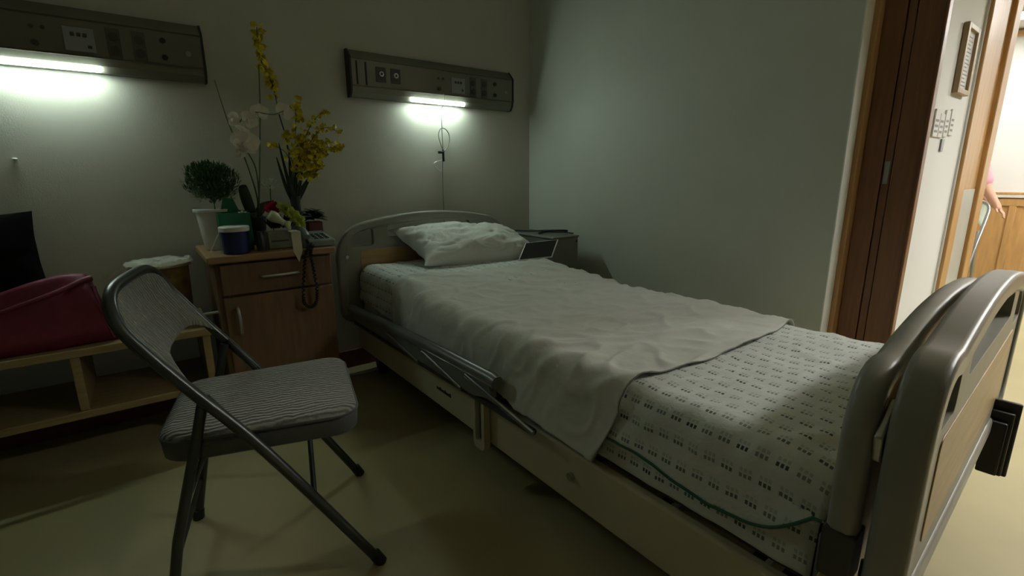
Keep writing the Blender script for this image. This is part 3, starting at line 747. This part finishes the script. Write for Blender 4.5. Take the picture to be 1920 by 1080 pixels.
def hole(pts, r=.018):
    out = []; n = len(pts)
    for i in range(n):
        p = Vector(pts[i]); a = (Vector(pts[i-1])-p); b = (Vector(pts[(i+1) % n])-p)
        ra = min(r, a.length*.45); rb = min(r, b.length*.45); q0 = p+a.normalized()*ra; q1 = p+b.normalized()*rb
        for k in range(5):
            t = k/4; q = q0*(1-t)**2+p*2*t*(1-t)+q1*t*t; out.append((q.x, q.y))
    return out
def bed_end(name, frame, zb, dz, th, sq, wood=True):
    """frame(u, v, d): across, up, thickness (d grows away from the mattress)"""
    holes = [hole([(-.465, .665+dz), (-.325, .665+dz), (-.325, .752+dz), (-.40, .745+dz), (-.455, .715+dz)]),
             hole([(-.225, .705+dz), (.285, .705+dz), (.285, .752+dz), (.03, .776+dz), (-.225, .768+dz)]),
             hole([(.465, .665+dz), (.455, .715+dz), (.40, .745+dz), (.345, .752+dz), (.345, .665+dz)])]
    holes[1] = hole([(-.25, .700+dz), (.25, .700+dz), (.25, .760+dz), (0, .776+dz), (-.25, .760+dz)])
    bm = bmesh.new(); prism(bm, board_outline(zb, dz, .02, sq), holes, frame, -th*.36, th*.36)
    sh = obj(name, bm, 'greyplastic', bed, bevel=.004, bseg=2)
    a = board_outline(zb, dz, 0, sq); b = board_outline(zb, dz, .042, sq); bm = bmesh.new(); n = len(a); ch = .006
    prof = [(0, -th/2+ch), (ch/.042, -th/2), (1-ch/.042, -th/2), (1, -th/2+ch), (1, th/2-ch), (1-ch/.042, th/2), (ch/.042, th/2), (0, th/2-ch)]
    rg = [[bm.verts.new(frame(p[0]+(q[0]-p[0])*k, p[1]+(q[1]-p[1])*k, d)) for k, d in prof] for p, q in zip(a, b)]
    for i in range(n):
        r0, r1 = rg[i], rg[(i+1) % n]
        for k in range(8): bm.faces.new((r0[k], r0[(k+1) % 8], r1[(k+1) % 8], r1[k]))
    bmesh.ops.recalc_face_normals(bm, faces=bm.faces)
    obj('rim', bm, 'rimplastic', sh, angle=25, bevel=.005, bseg=3)
    if wood:
        bm = bmesh.new(); prism(bm, hole([(-.40, zb+.09), (.40, zb+.09), (.40, .645+dz), (-.40, .645+dz)], .02), [], frame, -th*.40, th*.40)
        obj('wood_panel', bm, 'bedwood', sh, bevel=.003)
    return sh
hbY = 2.385
hb = bed_end('headboard', lambda u, v, d: Vector((BC+u, hbY+d, v)), .28, 0., .042, 0.)
for s in (-1, 1):
    obj('bolt', LTy((BC+s*.47, hbY-.021, .62), .008, .006), 'chrome', hb)
# footboard, turned slightly
ang = R(2.3); fcx, fcy = 1.247, .157
fA = lambda cx, cy: (lambda u, v, d: Vector((cx+u*math.cos(ang)+d*math.sin(ang), cy+u*math.sin(ang)-d*math.cos(ang), v)))
ff = fA(fcx, fcy)
fb_ = bed_end('footboard', ff, .372, -.012, .048, .05)
bm = bmesh.new()
for k in range(3):
    prism(bm, [(.335+k*.019, .27-.006*k), (.350+k*.019, .27-.006*k), (.350+k*.019, .41+.022*k), (.335+k*.019, .41+.022*k)], [], ff, .012, .050+.008*k)
obj('corner_bumper', bm, 'black', fb_, bevel=.004)
# cream side rails, deck, frame below
for s, x in ((-1, .80), (1, 1.69)):
    xx = (x, x+.028) if s < 0 else (x-.028, x)
    obj('side_rail', B((xx[0], .205, .150), (xx[1], 2.36, .306)), 'cream', bed, bevel=.008, bseg=3)
obj('deck', B((.829, .215, .310), (1.661, 2.355, .345)), 'darksteel', bed, bevel=.004)
for k in range(9): obj('cross_bar', B((.829, .35+k*.22, .215), (1.661, .375+k*.22, .24)), 'darksteel', bed)
ch = bmesh.new()
for x in (.93, 1.50): box(ch, (x, .28, .125), (x+.05, 2.30, .165))
for y in (.30, 2.24): box(ch, (.86, y, .125), (1.63, y+.05, .165))
obj('chassis', ch, 'darksteel', bed, bevel=.004)
for x in (.955, 1.525):
    for y0 in (.75, 1.55):
        obj('lift_arm', T([(x, y0, .145), (x, y0+.28, .235)], .016, 10), 'steel', bed)
for x, y in ((.895, 2.30), (1.595, 2.30), (.895, .33), (1.595, .33)):
    fk = bmesh.new(); tube(fk, [(x, y, .165), (x, y, .105)], .014, 10)
    for s in (-1, 1): prism(fk, [(y-.03, .105), (y+.025, .105), (y+.035, .05), (y+.01, .045)], [], lambda u, v, d, x=x: Vector((x+d, u, v)), s*.021-.002, s*.021+.002)
    cs_ = obj('caster', fk, 'darksteel', bed, bevel=.001)
    wl = bmesh.new(); g = []
    for dx, r in ((-.016, .044), (-.013, .05), (.013, .05), (.016, .044)):
        g.append([wl.verts.new((x+dx, y+.012+r*math.cos(a), .0505+r*math.sin(a))) for a in [k*math.pi/14 for k in range(28)]])
    for a, b in zip(g, g[1:]):
        for k in range(28): wl.faces.new((a[k], a[(k+1) % 28], b[(k+1) % 28], b[k]))
    wl.faces.new(g[0]); wl.faces.new(g[-1]); bmesh.ops.recalc_face_normals(wl, faces=wl.faces)
    obj('wheel', wl, 'rubber', cs_)
# bed corner frame between rail and foot end
ce = bmesh.new()
for x in (.792, 1.64): box(ce, (x, .196, .15), (x+.05, .235, .44))
obj('corner_post', ce, 'guard', bed, bevel=.006)
# folded side guard on the near side, and its twin
for s, X in ((-1, .766), (1, 1.722)):
    gd = obj('side_guard', T([(X, 1.085, .405), (X, 1.11, .408), (X, 1.6, .398), (X, 2.2, .372), (X, 2.33, .366)], [.021, .021], 14), 'guard', bed)
    bm = bmesh.new(); prism(bm, [(1.10, .352), (1.12, .398), (2.32, .362), (2.32, .318), (1.20, .322)], [], lambda u, v, d, X=X: Vector((X+d, u, v)), -.010, .012)
    obj('guard_plate', bm, 'guard', gd, bevel=.004)
    for (a, b) in (((1.86, .362), (1.58, .322)), ((1.54, .374), (1.27, .326)), ((1.24, .383), (.90, .330))):
        obj('guard_rod', T([(X+s*.016, a[0], a[1]), (X+s*.016, b[0], b[1])], .0062, 8), 'chrome', gd)
    obj('pivot_bar', T([(X+.004, 2.30, .30), (X+.004, .92, .318)], .010, 8), 'darksteel', gd)
# latch lever hanging on the near rail
lvr = bmesh.new(); prism(lvr, hole([(1.17, .13), (1.235, .13), (1.235, .345), (1.17, .345)], .025), [hole([(1.186, .155), (1.222, .155), (1.222, .305), (1.186, .305)], .012)], lambda u, v, d: Vector((d, u, v)), .772, .796)
lo_ = obj('latch_lever', lvr, 'cream', bed, bevel=.004)
obj('lever_inset', B((.788, 1.188, .157), (.794, 1.220, .303)), 'guard', lo_)
obj('bolt', T([(.799, .80, .235), (.790, .80, .235)], .011, 14), 'chrome', bed)
nm = bmesh.new()
for k in range(9): box(nm, (.7985, 1.425+k*.012, .218), (.7999, 1.425+k*.012+.008, .218+(.010 if k % 3 else .014)))
obj('maker_mark', nm, 'dark', bed)

# grey-rimmed board standing inside the foot end
fi = fA(1.247, .213)
bm = bmesh.new(); prism(bm, board_outline(.25, -.038, .012, .05), [], fi, -.010, .010)
ib = thing('bed_table_board', (1.247, .213, .25), 'grey-rimmed wooden bed table stowed upright between mattress and footboard', 'table')
obj('board', bm, 'bedwood', ib, bevel=.002)
a = [p for p in board_outline(.25, -.038, 0, .05)]; b = board_outline(.25, -.038, .03, .05)
bm = bmesh.new(); prf = [(0, -.010), (.3, -.019), (1, -.019), (1, .019), (.3, .019), (0, .010)]
sel = [i for i, p in enumerate(a) if p[1] > .47]
rg = {i: [bm.verts.new(fi(a[i][0]+(b[i][0]-a[i][0])*k, a[i][1]+(b[i][1]-a[i][1])*k, d)) for k, d in prf] for i in sel}
lowL = [bm.verts.new(fi(-.515+.03*k, .50, d)) for k, d in prf]; lowR = [bm.verts.new(fi(.515-.03*k, .50, d)) for k, d in prf]
seq = [lowR]+[rg[i] for i in sel]+[lowL]
for r0, r1 in zip(seq, seq[1:]):
    for k in range(6): bm.faces.new((r0[k], r0[(k+1) % 6], r1[(k+1) % 6], r1[k]))
bm.faces.new(seq[0]); bm.faces.new(list(reversed(seq[-1]))); bmesh.ops.recalc_face_normals(bm, faces=bm.faces)
obj('rim', bm, 'rimplastic', ib, angle=60)
for s in (-1, 1):
    bm = bmesh.new(); prism(bm, [(s*.517, .42), (s*.517, .50), (s*.47, .50), (s*.47, .42)], [], fi, -.021, .021); obj('clip', bm, 'darksteel', ib, bevel=.003)
    bm = bmesh.new(); prism(bm, [(s*.505, .62), (s*.515, .66), (s*.46, .70), (s*.45, .62)], [], fi, .0195, .03); obj('bracket', bm, 'steel', ib, bevel=.003)
    bm = bmesh.new(); prism(bm, [(s*.516, .25), (s*.516, .415), (s*.49, .415), (s*.49, .25)], [], fi, -.018, .018); obj('edge_strip', bm, 'bedwood', ib, bevel=.002)
hg = bmesh.new(); tube(hg, [fi(-.49, .30, .026), fi(-.48, .45, .030)], .006, 8); obj('hinge_rod', hg, 'chrome', ib)

# ---------------------------------------------------------------- bedding
MX0, MX1, MY0, MY1 = .846, 1.668, .250, 2.345
def ztop(y):
    t = min(1, max(0, (y-1.35)/.6)); return .503+.047*t*t*(3-2*t)
bm = bmesh.new(); box(bm, (MX0+.006, MY0+.004, .347), (MX1-.006, MY1-.004, .495))
tag(obj('mattress', bm, 'mattress', bevel=.03, bseg=4), 'dark thick mattress lying on the bed under the covers', 'mattress')
def drape(y0f, y1f, hemN, hemF, off, wr, seed, nu=110, nv=120, solid=.003, name='', m=None, bulge=.012, endround=0.):
    """cloth laid over the mattress: b runs along the bed, a runs from the near hem over the top to the far hem"""
    bm = bmesh.new(); r = .07
    def section(a, y, b):
        zt = ztop(y)+off; xa, xb = MX0-off, MX1+off; hn = zt-r-hemN(y); hf = zt-r-hemF(y)
        arc = math.pi/2*r; top = xb-xa-2*r
        # fixed parameter split keeps the grid even
        sp = [.16, .05, .60, .05, .14]; acc = 0; k = 0
        while k < 4 and a > acc+sp[k]: acc += sp[k]; k += 1
        t = (a-acc)/sp[k]
        if k == 0: p = (xa-bulge*(1-t)**1.2*(1 if y < 1.02 else max(.15, 1-(y-1.02)*9)), hemN(y)+hn*t); s = -arc-hn*(1-t); nn = (-1, 0)
        elif k == 1: q = t*math.pi/2; p = (xa+r-r*math.cos(q), zt-r+r*math.sin(q)); s = -arc*(1-t); nn = (-math.cos(q), math.sin(q))
        elif k == 2: p = (xa+r+top*t, zt); s = top*t; nn = (0, 1)
        elif k == 3: q = t*math.pi/2; p = (xb-r+r*math.sin(q), zt-r+r*math.cos(q)); s = top+arc*t; nn = (math.sin(q), math.cos(q))
        else: p = (xb+bulge*t, zt-r-hf*t); s = top+arc+hf*t; nn = (1, 0)
        return p, s, nn
    def P(a, b):
        y = y0f(a)+(y1f(a)-y0f(a))*b; p, s, nn = section(a, y, b)
        h = wr*(nz(s*3+seed, y*2.6)*1.1+.9*(1-min(1, abs(nz(s*2.4+seed, y*6.+s*3.2, 3.))*5))+.7*(1-min(1, abs(nz(s*6-y*4, y*9+s*4, seed))*5))-.35+.2*nz(s*22, y*24, seed))
        if endround:
            e = max(0, 1-(y-MY0)/endround)
            if e > 0: p = (p[0], p[1]-.012*e*e*(1 if p[1] > .45 else 0))
        hh = max(h, -off*.55)
        if a < .2: hh = min(hh, .006 if y > 1.0 else .02)*(1 if a > .16 else .8)
        return Vector((p[0]+nn[0]*hh, y, p[1]+nn[1]*hh))
    def UV(a, b):
        y = y0f(a)+(y1f(a)-y0f(a))*b; p, s, nn = section(a, y, b); return (y, s+.5)
    V = grid(bm, P, nu, nv, UV)
    edges = {'foot': [V[i][0].co.copy() for i in range(nu)], 'head': [V[i][-1].co.copy() for i in range(nu)], 'near': [v.co.copy() for v in V[0]]}
    return bm, edges
K = lambda v: (lambda *a: v)
def cut(a, v): return v
pad, e0 = drape(K(MY0-.004), K(MY1), K(.325), K(.33), .012, .004, 1.)
o = obj('mattress_pad', pad, 'print_cotton', solid=.003, soff=-1, angle=80); tag(o, 'printed pad hanging below the green hem along the near side of the mattress', 'mattress pad')
def hemq(y): return .375+.03*math.sin(y*3.+.3)-.035*math.exp(-((y-.42)/.16)**2)+.05*max(0, (.36-y)/.1)**2
quilt, e1 = drape(K(MY0-.012), K(MY1+.002), hemq, K(.36), .022, .0055, 4., nu=130, nv=170, endround=.09, bulge=.016)
q_ = obj('printed_cover', quilt, 'print_cotton', solid=.003, soff=-1, angle=80)
tag(q_, 'white cotton cover printed with rows of small dark marks, spread over the mattress', 'bed cover')
pp = bmesh.new(); tube(pp, [p+Vector((-.002, 0, 0)) for p in e1['near'] if p.y < .72], .0032, 6); obj('green_hem', pp, 'piping', q_)
# plain sheet across the middle, its foot edge slanting
def y0s(a):
    t = min(1, max(0, (a-.2)/.6)); return .665-.035*math.sin(t*math.pi*.9)+.006*nz(a*9, 2.)+.05*max(0, .16-a)/.16
def y1s(a): t = min(1, max(0, (a-.2)/.6)); return 1.935-.10*math.sin(t*math.pi)*.6-.05*t+.01*nz(a*6, 5.)
plain, e2 = drape(y0s, y1s, lambda y: .335+.008*math.sin(y*7), K(.345), .033, .0085, 9., nu=170, nv=200, bulge=.034)
s_ = obj('plain_sheet', plain, 'sheet', solid=.0025, soff=-1, angle=80)
tag(s_, 'plain off-white sheet laid across the middle of the bed', 'sheet')
pp = bmesh.new(); tube(pp, [p+Vector((0, -.001, 0)) for p in e2['foot']], .0017, 6); obj('edge_and_shadow', pp, 'guard', s_)  # dark grey line for the sheet's edge and its shadow together

# pillow
o = cushion('pillow', (1.395, 2.185, .642), (1, -.10, -.055), (-.05, .93, .34), .76, .40, .20, 'pillow', n=70, seed=12., wr=.007, corner=.34, ex=2.5)
tag(o, 'plump off-white pillow propped at the head of the bed', 'pillow')

# ================================================================ METAL BOX BEHIND THE BED
mb = thing('grey_cabinet', (1.86, 2.1, 0), 'grey metal cabinet standing in the corner beyond the bed', 'cabinet')
obj('body', B((1.745, 1.93, .012), (1.935, 2.36, .668)), 'metalbox', mb, bevel=.004)
obj('top_plate', B((1.741, 1.926, .6685), (1.939, 2.364, .677)), 'metalbox', mb, bevel=.002)
for x, z in ((1.92, .645), (1.87, .50), (1.765, .645)):
    obj('screw', LTy((x, 1.93, z), .006, .002), 'dark', mb)
fe = bmesh.new()
for x in (1.765, 1.915):
    for y in (1.96, 2.33): box(fe, (x-.012, y-.012, 0), (x+.012, y+.012, .0125))
obj('feet', fe, 'rubber', mb)
cd_ = bmesh.new(); tube(cd_, smooth_path([(1.76, 2.34, .685), (1.80, 2.20, .688), (1.85, 2.05, .700), (1.90, 1.99, .70), (1.915, 2.03, .688), (1.87, 2.12, .685), (1.79, 2.10, .684)], 6), .005, 8)
tube(cd_, smooth_path([(1.75, 2.30, .684), (1.84, 2.24, .684), (1.92, 2.10, .684), (1.933, 1.97, .684)], 6), .004, 8)
tag(obj('black_cable', cd_, 'black'), 'black cable coiled on top of the grey corner cabinet', 'cable')
# tablet leaning between bed and cabinet
A_, B_, C_, D_ = Vector((1.61, 2.00, .655)), Vector((1.752, 1.895, .672)), Vector((1.668, 1.85, .592)), Vector((1.535, 1.965, .602))
D_ = A_+(C_-B_)
tbt = thing('tablet', tuple(C_), 'black tablet with white border propped beside the pillow against the grey cabinet', 'tablet')
nn = (B_-A_).cross(C_-B_).normalized()
if nn.z < 0: nn = -nn
def slab(p, z0, z1):
    bm = bmesh.new(); a = [bm.verts.new(q+nn*z0) for q in p]; b = [bm.verts.new(q+nn*z1) for q in p]
    for i in range(4): bm.faces.new((a[i], a[(i+1) % 4], b[(i+1) % 4], b[i]))
    bm.faces.new(a); bm.faces.new(list(reversed(b))); bmesh.ops.recalc_face_normals(bm, faces=bm.faces); return bm
obj('bezel', slab([A_, B_, C_, D_], -.006, .0), 'ring', tbt, bevel=.002)
ctr = (A_+B_+C_+D_)/4
obj('screen', slab([ctr+(q-ctr)*.93 for q in (A_, B_, C_, D_)], .0002, .0012), 'tablet', tbt)

# white lead lying on the floor at the bed head
tag(obj('floor_lead', T([(.66, 2.36, .005), (.75, 2.365, .005), (.85, 2.35, .005), (.96, 2.40, .005)], .0045, 8, 6), 'white_plastic'), 'thin white lead on the floor between cabinet and bed', 'cable')

# ================================================================ HALL: FRAME, CARDS, CHAIR, PERSON
pf = thing('picture_frame', (2.46, YJ0, 1.28), 'narrow wooden frame with a printed notice on the white hall wall', 'picture frame')
fr = bmesh.new(); fx0, fx1, fz0, fz1 = 2.38, 2.545, 1.283, 1.515
box(fr, (fx0, YJ0-.018, fz0), (fx0+.022, YJ0-.001, fz1)); box(fr, (fx1-.022, YJ0-.018, fz0), (fx1, YJ0-.001, fz1)); box(fr, (fx0+.022, YJ0-.018, fz1-.018), (fx1-.022, YJ0-.001, fz1)); box(fr, (fx0+.022, YJ0-.018, fz0), (fx1-.022, YJ0-.001, fz0+.018))
obj('frame', fr, 'frame', pf, bevel=.002)
obj('notice', B((fx0+.02, YJ0-.008, fz0+.016), (fx1-.02, YJ0-.001, fz1-.016)), 'paper', pf)
pr = bmesh.new()
for k in range(14): box(pr, (fx0+.036, YJ0-.0086, fz0+.03+k*.0125), (fx1-.036-.012*(k % 3), YJ0-.0079, fz0+.034+k*.0125))
obj('print_lines', pr, 'print', pf)
for k, (x, z, w_, h_, lab) in enumerate(((2.22, 1.126, .058, .091, 'white name card nearest the door jamb on the hall wall'),
        (2.285, 1.126, .053, .080, 'white name card second from the door jamb'), (2.35, 1.131, .053, .091, 'white name card third from the door jamb'),
        (2.42, 1.139, .053, .091, 'white name card farthest from the door jamb'), (2.355, 1.080, .03, .043, 'small grey tag hanging below the name cards'))):
    cd = thing('name_card', (x+w_/2, YJ0, z), lab, 'name card')
    obj('card', B((x, YJ0-.006, z), (x+w_, YJ0-.0005, z+h_)), 'paper' if k < 4 else 'plate', cd, bevel=.001)
    bm = bmesh.new()
    for q in range(3): box(bm, (x+.010, YJ0-.0066, z+.014+q*.018), (x+w_-.012, YJ0-.0059, z+.022+q*.018))
    if k < 4: obj('writing', bm, 'print', cd)
    else: bm.free()

folding_chair((5.60, 1.03, 0), (-1, .05), 'pale folding chair standing at the far end of the hall', M['palechair'], 'paleframe', 'palechair')

def skin(name, V, E, m, parent, root=0, sub=2):
    me = bpy.data.meshes.new(name); w0 = Vector(parent['_w'])
    me.from_pydata([tuple(Vector(v[:3])-w0) for v in V], E, []); me.materials.append(M[m])
    o = bpy.data.objects.new(name, me); scn.collection.objects.link(o); o.parent = parent; o['_w'] = list(w0)
    o.modifiers.new('skin', 'SKIN'); s = o.modifiers.new('sub', 'SUBSURF'); s.levels = sub; s.render_levels = sub
    o.modifiers['skin'].use_smooth_shade = True
    for i, v in enumerate(me.skin_vertices[0].data): v.radius = (V[i][3], V[i][4] if len(V[i]) > 4 else V[i][3]); v.use_root = (i == root)
    return o
# stands at the far chair, stooping a little towards -Y, one arm down to the chair back
PX, PY = 5.92, 1.17
pe = thing('person', (PX, PY, 0), 'person in a pink short-sleeved top reaching down to the pale chair', 'person')
V = [(PX, PY, .80, .115, .10), (PX, PY-.02, .93, .11, .09), (PX, PY-.06, 1.08, .125, .09), (PX, PY-.11, 1.20, .06, .055), (PX, PY-.105, 1.255, .045), (PX, PY-.09, 1.31, .07, .075), (PX, PY-.085, 1.40, .068, .08), (PX, PY-.08, 1.455, .035),
     (PX-.12, PY-.17, 1.17, .055), (PX-.150, PY-.215, 1.03, .050), (PX-.155, PY-.262, .900, .045), (PX-.15, PY-.335, .775, .033), (PX-.145, PY-.372, .715, .022, .030),     # near arm, 8-12
     (PX+.14, PY-.11, 1.17, .05), (PX+.17, PY-.12, .99, .042), (PX+.16, PY-.20, .83, .034), (PX+.14, PY-.25, .76, .022),    # far arm, 13-16
     (PX-.085, PY, .72, .085), (PX-.09, PY-.03, .42, .058), (PX-.09, PY+.01, .09, .038), (PX-.09, PY-.10, .035, .034, .028),
     (PX+.085, PY, .72, .085), (PX+.09, PY-.02, .42, .058), (PX+.09, PY+.02, .09, .038), (PX+.09, PY-.09, .035, .034, .028)]
E = [(0,1),(1,2),(2,3),(3,4),(4,5),(5,6),(6,7),(2,8),(8,9),(9,10),(10,11),(11,12),(2,13),(13,14),(14,15),(15,16),(0,17),(17,18),(18,19),(19,20),(0,21),(21,22),(22,23),(23,24)]
hx, hy, hz = V[12][:3]
fing = [(-.022, .062, -.015), (-.008, .072, -.01), (.007, .068, -.008), (.020, .055, -.006)]
for dx, L_, dz in fing:
    i = len(V)
    V += [(hx+dx, hy-.022, hz-.028, .009), (hx+dx*1.15, hy-.022-L_*.32, hz-.028-L_*.30, .0085), (hx+dx*1.2, hy-.022-L_*.40, hz-.028-L_*.85, .007)]
    E += [(12, i), (i, i+1), (i+1, i+2)]
i = len(V); V += [(hx-.028, hy+.006, hz-.012, .010), (hx-.040, hy-.010, hz-.040, .0085)]; E += [(12, i), (i, i+1)]
body = skin('body', V, E, 'skin', pe)
g = .016
skin('shirt', [(V[k][0], V[k][1], V[k][2], V[k][3]+g, (V[k][4] if len(V[k]) > 4 else V[k][3])+g) for k in (0,1,2,3,8,9,13,14)], [(0,1),(1,2),(2,3),(2,4),(4,5),(2,6),(6,7)], 'pink', pe)
skin('sleeve', [(V[8][0], V[8][1], V[8][2], .068), (V[9][0], V[9][1], V[9][2], .072), (V[9][0]-.003, V[9][1]-.045, V[9][2]-.145, .074)], [(0,1),(1,2)], 'pink', pe)
skin('trousers', [(V[k][0], V[k][1], V[k][2]+(.05 if k in (19,23) else 0), V[k][3]+.018, (V[k][4] if len(V[k]) > 4 else V[k][3])+.018) for k in (0,17,18,19,21,22,23)], [(0,1),(1,2),(2,3),(0,4),(4,5),(5,6)], 'trouser', pe)
hr = bmesh.new(); ellipsoid(hr, (PX, PY-.062, 1.405), (.085, .085, .085), seg=20, ring=12); obj('hair', hr, 'hair', pe)
fc = bmesh.new(); ellipsoid(fc, (PX-.025, PY-.165, 1.385), (.010, .006, .007)); ellipsoid(fc, (PX+.025, PY-.165, 1.385), (.010, .006, .007)); obj('eyes', fc, 'dark', pe)
ns = bmesh.new(); ellipsoid(ns, (PX, PY-.170, 1.36), (.010, .016, .018)); obj('nose', ns, 'skin', pe)
mo = bmesh.new(); ellipsoid(mo, (PX, PY-.158, 1.325), (.020, .006, .005)); obj('mouth', mo, 'petalr', pe)
for s in (-1, 1):
    ea = bmesh.new(); ellipsoid(ea, (PX+s*.078, PY-.080, 1.365), (.010, .018, .026)); obj('ear', ea, 'skin', pe)
    so = bmesh.new(); ellipsoid(so, (PX+s*.09, PY-.07, .035), (.045, .115, .035)); obj('shoe', so, 'black', pe)

for o in scn.objects:
    if '_w' in o: del o['_w']
